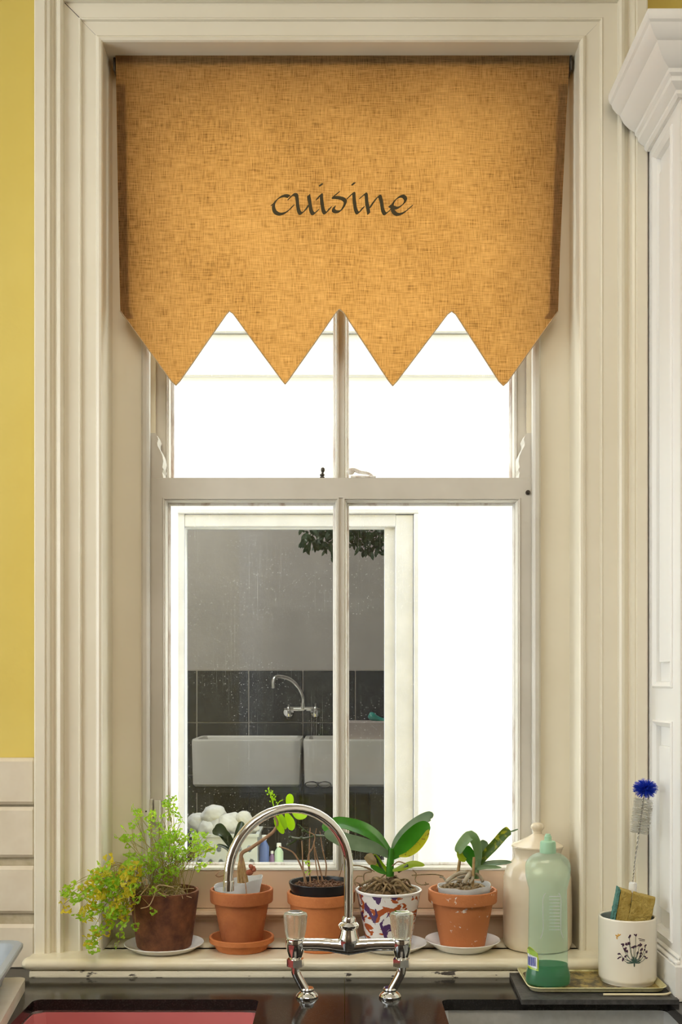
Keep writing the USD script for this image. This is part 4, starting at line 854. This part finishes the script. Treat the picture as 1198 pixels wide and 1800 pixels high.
# hand-grip recess with its measuring ridges
gr = [to_xz(extr(Polygon([(-.002 + a, b), (.016 + a, b), (.016 + a, b + .0014), (-.002 + a, b + .0014)]), .0008), 0) for a in (0,) for b in np.linspace(hb_(1630), hb_(1572), 11)]
for g in gr: g.apply_translation([cb[0], cb[1] - 34 * sb * .68 + .0012, cb[2]])
for xx in (-.0125, .0185):
    pts_ = [(cb[0] + xx + d, cb[2] + hb_(py)) for d, py in ((.004 * (1 if xx < 0 else -1), 1566), (0, 1576), (0, 1600), (0, 1630), (-.004 * (1 if xx < 0 else -1), 1645))]
    L_ = spline([(a, 0, b) for a, b in pts_], 20); uu = (L_[:, 0] - cb[0]) / (34.0 * sb); L_[:, 1] = cb[1] - 34.0 * sb * .68 * np.sqrt(1 - uu ** 2); gr.append(tube(L_, .0007, 6))
obj('measuring_ridges', gr, 'milky_plastic', bot, False, label='embossed grip with measuring ridges')
def on_ellipse(poly, r, zbase, t=.0006, ry=.68):
    """Wraps a flat label (u = arc position as an angle, v = height) round the oval bottle."""
    m = extr(poly.segmentize(.06), 1.0); v = m.vertices; rr = r + v[:, 2] * t
    m.vertices = np.stack([cb[0] + rr * np.sin(v[:, 0]), cb[1] - rr * ry * np.cos(v[:, 0]), zbase + v[:, 1]], 1); m.fix_normals(); return m
rl = 35.2 * sb
LZ = cb[2]
lab = [on_ellipse(Polygon([(-1.75, hb_(1668)), (-1.22, hb_(1662)), (-.98, hb_(1664)), (-.66, hb_(1671)), (-.60, hb_(1683)), (-.60, hb_(1702)), (-1.2, hb_(1700)), (-1.75, hb_(1696))]), rl, LZ)]
lp = obj('label', lab, 'label_green', bot, False, label='yellow green label at the lower left')
obj('barcode_panel', on_ellipse(Polygon([(-1.45, hb_(1674)), (-.66, hb_(1678)), (-.66, hb_(1698)), (-1.45, hb_(1695))]), rl + .0007, LZ), 'label_white', lp, False)
bars = [on_ellipse(Polygon([(u, hb_(1679)), (u + w, hb_(1679)), (u + w, hb_(1694)), (u, hb_(1694))]), rl + .0014, LZ, .0003) for u, w in ((-1.36, .05), (-1.27, .02), (-1.2, .06), (-1.1, .02), (-1.04, .05), (-.95, .03), (-.88, .06), (-.78, .03))]
obj('barcode', bars, 'label_blue', lp, False)

# ------------------------------------------------------------------ botanical pot with sponges and brush
ym = -.119; sm = S(ym); cm = np.array([(1102 - CX) * sm, ym, ZO])
rm = 49.7 * sm
hm = W(0, 1620, ym - rm)[2] - ZO
mug = thing('utensil_pot', 'straight cream china pot printed with a dark flower sprig', 'pot', tuple(cm))
obj('body', lathe([(0, .002), (rm - .007, 0), (rm - .004, 0), (rm - .0035, .003), (rm - .0008, .006), (rm, .010), (rm, hm - .003), (rm - .0008, hm - .0008), (rm - .002, hm), (rm - .0038, hm - .0008), (rm - .0042, hm - .002)], cm, 64), 'mug_glaze', mug, 40)
obj('interior', lathe([(rm - .0042, hm - .002), (rm - .0046, hm - .004), (rm - .0050, .008), (0, .007)], cm, 64), 'mug_inside', mug, 40, label='grey blue glazed inside')
zz6 = lambda x, y_: (1050 + x / 8.095, 1540 + y_ / 8.095)
def decal(polys, t=.0003):
    """Wraps flat print, given in the photograph's pixels, round the pot's front."""
    P = unary_union(polys)
    out = []
    for g in getattr(P, 'geoms', [P]):
        if g.area < 1e-6: continue
        m = trimesh.creation.extrude_polygon(g.segmentize(2.5), 1.0, engine='earcut'); v = m.vertices
        u = np.clip((v[:, 0] - 1102) * sm / rm * .985, -.98, .98); a = np.arcsin(u); rr = rm + .0001 + v[:, 2] * t
        yy = ym - rm * np.cos(a)
        z = CAM_Z - (v[:, 1] - CY) * (CAM_D + yy) / F
        m.vertices = np.stack([cm[0] + rr * np.sin(a), ym - rr * np.cos(a), z], 1); m.fix_normals(); out.append(m)
    return out
def petal(x, y_, l, w, a):
    e = affinity.scale(Point(0, 0).buffer(1, 4), l, w); return affinity.translate(affinity.rotate(e, a, origin=(0, 0)), *zz6(x, y_))
fr, st_ = [], []
qq = random.Random(5)
for x, y_ in ((340, 860), (430, 850), (250, 975), (310, 970), (340, 955), (390, 1010), (420, 1000), (480, 985), (500, 970), (300, 1060), (290, 1035), (450, 1085), (515, 1040), (575, 995), (570, 1060), (510, 1100), (495, 1135), (580, 1155), (215, 1095), (260, 1185), (215, 1165), (295, 1140), (590, 1085)):
    k_ = 3 if 240 < x < 520 and y_ < 1110 else 2
    for i in range(k_): fr.append(petal(x + qq.uniform(-14, 14), y_ + qq.uniform(-12, 12), qq.uniform(1.6, 2.9), qq.uniform(.9, 1.6), qq.uniform(0, 180)))
base_ = (410, 1235)
for x, y_ in ((340, 870), (430, 860), (250, 990), (340, 970), (400, 1010), (480, 985), (300, 1060), (450, 1085), (515, 1050), (575, 1010), (570, 1090), (510, 1130), (580, 1160), (215, 1095), (260, 1185), (295, 1150)):
    md = ((x + base_[0]) / 2 + (x - base_[0]) * .12, (y_ + base_[1]) / 2 + 20)
    st_.append(LineString([zz6(*p[:2]) for p in spline([(*base_, 0), (*md, 0), (x, y_, 0)], 8)]).buffer(.32, 2))
for a, l in ((-155, 15), (-120, 10), (-60, 9), (-25, 14), (0, 11), (180, 13), (90, 8), (-100, 13), (-80, 12)):
    ex, ey = base_[0] + l * 8 * math.cos(math.radians(a)), base_[1] + l * 8 * .8 * math.sin(math.radians(a))
    st_.append(petal((base_[0] + ex) / 2, (base_[1] + ey) / 2, l * .5, 1.1, a))
obj('flower_print', decal(fr), 'print_ink', mug, False, label='dark purple bell flowers'); obj('leaf_print', decal(st_), 'print_green', mug, False, label='dark green stems and leaves', )
obj('insect_print', decal([petal(185, 850, 2.8, 1.2, 40), petal(215, 840, 2.8, 1.1, -30), petal(185, 880, 2.2, .9, 80), petal(200, 830, 1.6, .7, 100)]), 'print_orange', mug, False, label='small orange butterfly')
scr = [LineString([zz6(470 + i * 5, 890 + 6 * ((-1) ** i) * (.4 + .6 * qq.random()) + i * .9) for i in range(20)]).buffer(.22, 2), LineString([zz6(482 + i * 5, 915 + 6 * ((-1) ** i) * (.4 + .6 * qq.random()) + i * .5) for i in range(17)]).buffer(.22, 2)]
obj('script_print', decal(scr), 'print_ink', mug, False, label='two lines of tiny faded script')
# sponges
def slab(P0, P1, P2, P3, d, n=6):
    """A block from a front quadrilateral (world points) pushed d back."""
    a = np.array([P0, P1, P2, P3]); c = a.mean(0); pts = []
    for k_, f in ((0.0, .96), (.08, 1.0), (.92, 1.0), (1.0, .96)):
        pts.append(c + (a - c) * f + np.array(d) * k_)
    return trimesh.convex.convex_hull(np.vstack(pts))
G = lambda x, y_, y: W(*zz6(x, y_), y)
def rough(m, s, amp, seed):
    v, f = trimesh.remesh.subdivide_to_size(m.vertices, m.faces, s); m = trimesh.Trimesh(v, f); m.merge_vertices()
    m.vertices += m.vertex_normals * ((meshkit.fbm(m.vertices * 260, 3, seed) - .5) * amp)[:, None]; return m
sg = thing('sponge', 'worn yellow sponge with green scourer on its left side', 'sponge', tuple(G(330, 600, ym)))
obj('foam', rough(slab(G(240, 690, ym - .010), G(430, 690, ym - .010), G(492, 250, ym - .010), G(330, 205, ym - .010), (.006, .034, 0)), .006, .003, 1), 'sponge', sg, True)
obj('scouring_pad', rough(slab(G(185, 690, ym - .011), G(236, 690, ym - .011), G(326, 205, ym - .011), G(290, 185, ym - .011), (.006, .034, 0)), .005, .003, 2), 'scourer', sg, True, label='matted green scouring pad')
obj('sponge', rough(slab(G(425, 690, ym - .018), G(745, 690, ym - .016), G(822, 330, ym - .014), G(505, 245, ym - .018), (.006, .022, .0)), .006, .003, 3), 'sponge', None, True, 'plain mustard yellow sponge at the right of the pot', 'sponge')
# bottle brush
yr = ym + .022
Rr = lambda px, py: W(px, py, yr)
bru = thing('bottle_brush', 'bottle brush with white bristles, blue tuft and twisted wire', 'brush', tuple(Rr(1104, 1640)))
obj('handle', tube([Rr(1103, 1690), Rr(1107, 1620), Rr(1112, 1553), Rr(1112.2, 1551)], [.0068, .0070, .0070, .0060], 20), 'white_plastic', bru, 40)
core = spline([Rr(1111.5, 1560), Rr(1115, 1520), Rr(1122, 1466), Rr(1128, 1420), Rr(1134, 1384)], 90)
wr = []
for ph in (0, PI):
    tt = np.arange(90) * .9 + ph; wr.append(tube(core + np.stack([np.cos(tt), np.sin(tt), 0 * tt], 1) * .0009, .0009, 5))
obj('twisted_wire', wr, 'wire', bru, True)
bw = []
dirn = unit(core[80] - core[50])
u_ = unit(np.cross(dirn, [0, 1, 0])); v_ = np.cross(dirn, u_)
for i in range(620):
    k_ = int(i / 620 * 22); c = Rr(1122.5, 1465) + (Rr(1131, 1404) - Rr(1122.5, 1465)) * ((k_ + q.uniform(.2, .62)) / 22); a = q.uniform(0, 2 * PI)
    e = c + (u_ * math.cos(a) + v_ * math.sin(a)) * .0172 * q.uniform(.88, 1.05) + dirn * q.gauss(0, .0006)
    bw.append(tube([c, e], .00036, 3, False))
obj('white_bristles', bw, 'clear_bristle', bru, True, kind='stuff', label='ring of white bristles')
bb_ = []; cbl = Rr(1133.5, 1386)
for i in range(900):
    d = unit([q.gauss(0, 1), q.gauss(0, 1), q.gauss(0, .8)]); bb_.append(tube([cbl + d * .002, cbl + d * np.array([1, 1, .85]) * .0215 * q.uniform(.72, 1.06)], .00032, 3, False))
obj('blue_bristles', bb_, 'blue_bristle', bru, True, kind='stuff', label='round tuft of royal blue bristles')

# ------------------------------------------------------------------ draining tray and board at the left
ang = math.atan2(.138, 1.0)
def turned(m, c, a):
    m = m.copy(); m.apply_transform(trimesh.transformations.rotation_matrix(a, [0, 0, 1], c)); return m
corner = W(45, 1651, -.130)
zbt = COUNTER + .024
cbp = W(40, 1722, -.150)
m = extr(rrect(cbp[0] - .30, cbp[0], -.60, -.130, .014), .0205); m.apply_translation([0, 0, COUNTER + .0006])
obj('plastic_board', turned(m, [cbp[0], -.130, 0], ang), 'cream_board', None, 30, 'cream plastic board under the grey draining tray', 'board')
def rack():
    x1, y1_ = corner[0], corner[1]; x0, y0 = x1 - .27, y1_ - .42; n = 80; L = []
    for d, z, r in ((.030, zbt, .02), (.030, zbt + .002, .02), (.012, corner[2] - .012, .026), (.0105, corner[2] - .010, .026), (.0, corner[2] - .008, .03), (0, corner[2] - .002, .03), (.002, corner[2], .03), (.012, corner[2] - .001, .026), (.015, corner[2] - .004, .025), (.034, zbt + .004, .02)):
        P = rrect(x0 + d, x1 - d, y0 + d, y1_ - d, r); L.append(np.array([[*P.exterior.interpolate(i / n, normalized=True).coords[0], z] for i in range(n)]))
    return turned(skin(L, n), [x1, y1_, 0], ang)
obj('draining_tray', rack(), 'grey_plastic', None, 35, 'grey plastic draining tray at the left end of the worktop', 'tray')

# ------------------------------------------------------------------ outside: whitewashed wall, window 2 and the scullery behind it
YO = 1.70; so = S(YO)
ox0, ox1 = W(325, 0, YO)[0], W(676, 0, YO)[0]
oz0, oz1 = W(0, 1545, YO)[2], W(0, 927, YO)[2]
ow = [bx(-2.4, ox0, YO, YO + .06, 0, 3.6), bx(ox1, 2.4, YO, YO + .06, 0, 3.6), bx(ox0, ox1, YO, YO + .06, oz1, 3.6), bx(ox0, ox1, YO, YO + .06, 0, oz0 - .01)]
struct('wall_opposite', ow, 'outside_white', 'sunlit whitewashed courtyard wall beyond the window', 'wall')
paint('string_stone', (.46, .46, .46), None, rough=.8)
obj('string_course', [bx(-2.4, 2.4, YO - .022, YO, W(0, 664, YO)[2], W(0, 590, YO)[2], .004), bx(-2.4, 2.4, YO - .038, YO, W(0, 590, YO)[2], W(0, 577, YO)[2], .004)], 'string_stone', '/World/wall_opposite', False)
struct('ground', bx(-2.4, 2.4, .33, YO, -.05, .0), 'paving', 'pale paved courtyard floor between the walls', 'ground')
w2 = thing('window_2', 'white framed scullery window across the courtyard', 'window', ((ox0 + ox1) / 2, YO, oz0), kind='structure')
obj('side_casing', [bx(W(313, 0, YO)[0], ox0 + .001, YO - .020, YO - .0005, oz0 - .02, W(0, 897, YO)[2], .003)], 'outside_trim', w2, False)
obj('side_casing', [bx(W(694, 0, YO)[0], W(726, 0, YO)[0], YO - .018, YO - .0005, oz0 - .02, W(0, 906, YO)[2], .003), bx(W(726, 0, YO)[0], W(735, 0, YO)[0], YO - .028, YO - .0005, oz0 - .02, W(0, 905, YO)[2], .003), bx(ox1 - .001, W(695, 0, YO)[0], YO - .006, YO - .0005, oz0 - .02, oz1 + .001)], 'outside_trim', w2, False)
obj('head_casing', [bx(ox0, W(695, 0, YO)[0], YO - .018, YO - .0005, oz1 - .001, W(0, 905, YO)[2], .003), bx(W(313, 0, YO)[0], W(735, 0, YO)[0], YO - .028, YO - .0005, W(0, 905, YO)[2], W(0, 896, YO)[2], .003)], 'outside_trim', w2, False)
obj('sill', bx(W(305, 0, YO)[0], W(740, 0, YO)[0], YO - .05, YO + .40, oz0 - .04, oz0, .004), 'outside_trim', w2, False)
obj('pane', bx(ox0 - .002, ox1 + .002, YO + .040, YO + .043, oz0, oz1 + .002), 'clean_pane', w2, False)
# scullery room
YR = 4.50
struct('wall_scullery', [bx(-2.4, 2.4, YR, YR + .1, 0, 3.6), bx(-2.4, -2.3, YO + .06, YR, 0, 3.6), bx(2.3, 2.4, YO + .06, YR, 0, 3.6)], 'render_grey', 'grey rendered scullery walls seen through the far window', 'wall')
struct('ceiling_scullery', bx(-2.4, 2.4, YO, YR + .1, 3.6, 3.7), 'white_ceiling', 'white scullery ceiling beyond the far window', 'ceiling')
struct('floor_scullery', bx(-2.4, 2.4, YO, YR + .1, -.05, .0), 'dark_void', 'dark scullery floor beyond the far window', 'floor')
ts = S(YR)
gx = [W(p, 0, YR)[0] for p in (346 - 92, 346, 437, 532, 624, 716)]
gz = [W(0, p, YR)[2] for p in (1178, 1270, 1362, 1454, 1546)]
obj('tile_bed', bx(gx[0], gx[-1], YR - .006, YR, gz[-1], gz[0] + .004), 'grout_dark', '/World/wall_scullery', False)
for i in range(len(gx) - 1):
    for j in range(len(gz) - 1):
        obj('tile', bx(gx[i] + .004, gx[i + 1] - .004, YR - .012, YR - .004, gz[j + 1] + .004, gz[j] - .004, .002), 'black_tile', '/World/wall_scullery', False)
# belfast sinks
yk = 4.02; sk = S(yk)
def belfast(pxa, pxb, pya, pyb, label):
    x0, x1 = W(pxa, 0, yk)[0], W(pxb, 0, yk)[0]; z0, z1 = W(0, pyb, yk)[2], W(0, pya, yk)[2]
    n = 72; L = []
    for d, z, r in ((.016, z0, .03), (.006, z0 + .012, .03), (0, z1 - .012, .03), (.004, z1, .03), (.030, z1, .03), (.036, z1 - .012, .03), (.045, z0 + .05, .03)):
        P = rrect(x0 + d, x1 - d, yk + d, YR - .014 - d, r); L.append(np.array([[*P.exterior.interpolate(i / n, normalized=True).coords[0], z] for i in range(n)]))
    p = obj('belfast_sink', skin(L, n), 'fireclay', None, 35, label, 'sink', 'fireclay sinks in the scullery')
    return x0, x1, z0, z1
L1 = belfast(335, 529, 1300, 1383, 'white fireclay sink, the wider left one in the scullery')
L2 = belfast(532, 690, 1300, 1383, 'white fireclay sink, the right one behind the glazing bar')
for (x0, x1, z0, z1), lb in ((L1, 'dark support under the left scullery sink'), (L2, 'dark support under the right scullery sink')):
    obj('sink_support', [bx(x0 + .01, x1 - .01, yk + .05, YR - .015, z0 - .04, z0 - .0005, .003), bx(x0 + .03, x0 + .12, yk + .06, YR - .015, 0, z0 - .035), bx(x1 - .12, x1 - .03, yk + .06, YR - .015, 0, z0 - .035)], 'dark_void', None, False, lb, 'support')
# wall tap
yw = YR - .012
Q = lambda px, py, d=0: W(px, py, yw - d) 
wt = thing('wall_tap', 'chrome wall mixer tap with swan neck above the scullery sinks', 'tap', tuple(Q(532, 1252)))
obj('body', [tube([Q(508, 1246, .09), Q(556, 1246, .09)], .014, 14), tube([Q(532, 1246, .09), Q(532, 1236, .09)], .016, 14)], 'chrome', wt, 40)
obj('spout', tube(spline([Q(532, 1240, .09), Q(532, 1225, .09), Q(524, 1208, .12), Q(510, 1195, .17), Q(495, 1190, .22), Q(484, 1191, .26), Q(480, 1200, .27), Q(480.5, 1210, .27)], 30), .012, 12), 'chrome', wt, 60)
for px in (507, 554):
    obj('wall_flange', tube([Q(px, 1255, .0), Q(px, 1252, .035)], [.034, .030], 20), 'chrome', wt, 40); obj('valve', tube([Q(px, 1252, .02), Q(px, 1246, .11)], .015, 12), 'chrome', wt, 40)
    obj('cross_handle', [tube([Q(px - 8, 1246, .12), Q(px + 8, 1246, .12)], .006, 8), tube([Q(px, 1238, .12), Q(px, 1254, .12)], .006, 8), ball(Q(px, 1246, .12), .014, 2)], 'chrome', wt, 40)
# things about the sinks
obj('scrubbing_brush', [tube(spline([Q(648, 1256, .10), Q(660, 1262, .10), Q(680, 1268, .10)], 10), [.016, .022, .024, .024, .02, .016, .014, .013, .012, .012], 12)], 'teal', None, 40, 'teal green brush lying on the pinkish draining board', 'brush')
xq0, xq1 = W(612, 0, yk + .1)[0], W(720, 0, yk + .1)[0]
obj('draining_board', prof_z([(xq0, yk + .03), (xq1, yk + .03), (xq1, YR - .013), (xq0, YR - .013)], L2[3] + .0006, W(0, 1270, yk + .1)[2]), 'pink_board', None, False, 'pinkish grey draining board over the right scullery sink', 'board')
gl = []
for px in (547, 570): gl.append(tube([W(px + 11 * math.cos(t), 1379 + 5 * math.sin(t), yk - .012) for t in np.linspace(0, 2 * PI, 25)], .004, 6, False))
gl.append(tube(spline([W(556, 1377, yk - .012), W(558.5, 1375, yk - .012), W(561, 1377, yk - .012)], 6), .004, 6))
obj('wire_frame', gl, 'metal_dark', None, True, 'thin dark wire frame of two ovals against the right scullery sink', 'wire frame')
# hanging plant
hp = thing('hanging_plant', 'dark green hanging plant at the top of the scullery window', 'plant', tuple(W(610, 915, 3.2)))
fl = []
for i in range(1100):
    px, py = q.uniform(532, 690), q.uniform(868, 976)
    if py > 968 - 26 * abs(math.sin((px - 520) / 21.0)) * (.3 + .7 * q.random()) + 6: continue
    if px < 552 and (py > 968 or py < 930 and q.random() < .5): continue
    c = W(px, py, 3.2 + q.uniform(-.14, .14)); d = np.array([q.uniform(-.05, .05), q.uniform(-.04, .04), q.uniform(-.07, .0)])
    fl.append(leaf([c, c + d * .35 + [0, 0, .004], c + d * .7], .017, (q.uniform(-.6, .6), -1, .5), n=5, m=2, t=.001))
obj('foliage', fl, 'fern_dark', hp, True, kind='stuff'); obj('basket', lathe([(0, 0), (.09, .0), (.14, .12), (.15, .13), (.13, .13), (.08, .012), (0, .012)], W(612, 915, 3.2), 32), 'dark_void', hp, 40)
obj('hanger', [tube([W(612, 915, 3.2) + [.14 * math.cos(a), .14 * math.sin(a), .12], W(612, 915, 3.2) + [0, 0, .55]], .003, 6) for a in (0, 2.1, 4.2)] + [tube([W(612, 915, 3.2) + [0, 0, .54], np.array([W(612, 915, 3.2)[0], 3.2, 3.6])], .003, 6)], 'metal_dark', hp)
# crate of white cloths and plastic bottles on the scullery sill
yc = YO + .14; zc_ = oz0 + .0006; scr_ = S(yc)
cx0, cx1 = W(337, 0, yc)[0], W(452, 0, yc)[0]; ch = W(0, 1470, yc)[2] - zc_
front = sbox(cx0, zc_, cx1, zc_ + ch)
for r_, py in ((4.6, 1492), (4.6, 1516)):
    for i in range(6):
        front = front.difference(affinity.scale(Point(*W(348 + i * 18 + (0 if py < 1500 else 4), py, yc)[[0, 2]]).buffer(r_ * scr_, 6), 1, 1.35))
cr = thing('plastic_crate', 'white plastic crate with oval holes on the scullery window sill', 'crate', ((cx0 + cx1) / 2, yc + .1, zc_))
obj('front_wall', to_xz(extr(front, .004), yc + .004), 'crate_white', cr, False)
obj('crate_body', [bx(cx0, cx0 + .004, yc + .004, yc + .2, zc_, zc_ + ch), bx(cx1 - .004, cx1, yc + .004, yc + .2, zc_, zc_ + ch), bx(cx0, cx1, yc + .196, yc + .2, zc_, zc_ + ch), bx(cx0, cx1, yc + .004, yc + .2, zc_, zc_ + .004), bx(cx0 + .01, cx1 - .01, yc + .07, yc + .18, zc_ + .004, zc_ + ch * .55)], 'crate_white', cr, False)
obj('rim', ring(cx0 - .006, cx1 + .006, yc - .006, yc + .206, [(0, 0), (.012, 0), (.012, .010), (0, .010)]).apply_transform(np.array([[1, 0, 0, 0], [0, 0, 1, 0], [0, -1, 0, zc_ + ch + .008], [0, 0, 0, 1.]])), 'crate_white', cr, False)
cl = []
for px, py, r_ in ((352, 1446, 20), (376, 1438, 22), (402, 1450, 20), (428, 1444, 17), (446, 1456, 12), (390, 1458, 22), (362, 1462, 20)):
    b = ball(W(px, py, yc + .08 + q.uniform(-.02, .03)), r_ * scr_, 4, (1.1, .9, .95)); b.vertices += b.vertex_normals * ((meshkit.fbm(b.vertices * 13, 4, int(px)) - .5) * .060)[:, None]; cl.append(b)
obj('white_cloths', cl, 'cloth_white', None, True, 'crumpled white cloths heaped in the plastic crate', 'cloth')
for px, w_, py, mt, lb in ((464, 9, 1468, 'blue_plastic', 'blue plastic bottle beside the crate of cloths'), (478, 5, 1496, 'purple_plastic', 'purple plastic bottle on the scullery sill'), (490, 8, 1482, 'pale_green_plastic', 'pale green plastic bottle on the scullery sill')):
    c = W(px, 0, yc + .06); h = W(0, py, yc + .06)[2] - zc_; r_ = w_ * scr_
    bo = thing('cleaner_bottle', lb, 'bottle', (c[0], yc + .06, zc_), 'bottles on the scullery window sill')
    obj('body', lathe([(0, 0), (r_, 0), (r_, h * .66), (r_ * .5, h * .8), (r_ * .42, h * .86), (0, h * .86)], (c[0], yc + .06, zc_), 24), mt, bo, 40)
    obj('cap', lathe([(0, h * .86), (r_ * .55, h * .86), (r_ * .5, h), (0, h)], (c[0], yc + .06, zc_), 20), 'white_plastic', bo, 40)

# ------------------------------------------------------------------ added lamps, out of view
cl_ = thing('added_ceiling_lamp', 'added unseen square kitchen ceiling lamp above and behind the photographer', 'lamp', (0, -2.3, 3.13))  # unseen lamp added to light the kitchen side
obj('housing', bx(-.72, .72, -3.02, -1.58, 3.15, 3.2, .01), 'white_plastic', cl_, False)
rl_ = UsdLux.RectLight.Define(stage, cl_ + '/added_lamp_panel'); rl_.CreateWidthAttr(1.4); rl_.CreateHeightAttr(1.4); rl_.CreateIntensityAttr(ADDED_KITCHEN_LAMP); rl_.CreateColorAttr(Gf.Vec3f(1.0, .87, .68)); rl_.AddTranslateOp().Set(Gf.Vec3d(0, 0, .015))
sl_ = thing('added_scullery_lamp', 'added unseen ceiling lamp of the scullery beyond the far window', 'lamp', (-1.2, 3.1, 3.53))  # unseen lamp added to brighten the dim scullery
obj('housing', bx(-1.82, -.58, 2.48, 3.72, 3.55, 3.6, .01), 'white_plastic', sl_, False)
r2_ = UsdLux.RectLight.Define(stage, sl_ + '/added_lamp_panel'); r2_.CreateWidthAttr(1.2); r2_.CreateHeightAttr(1.2); r2_.CreateIntensityAttr(ADDED_SCULLERY_LAMP); r2_.CreateColorAttr(Gf.Vec3f(1.0, .97, .92)); r2_.AddTranslateOp().Set(Gf.Vec3d(0, 0, .015))
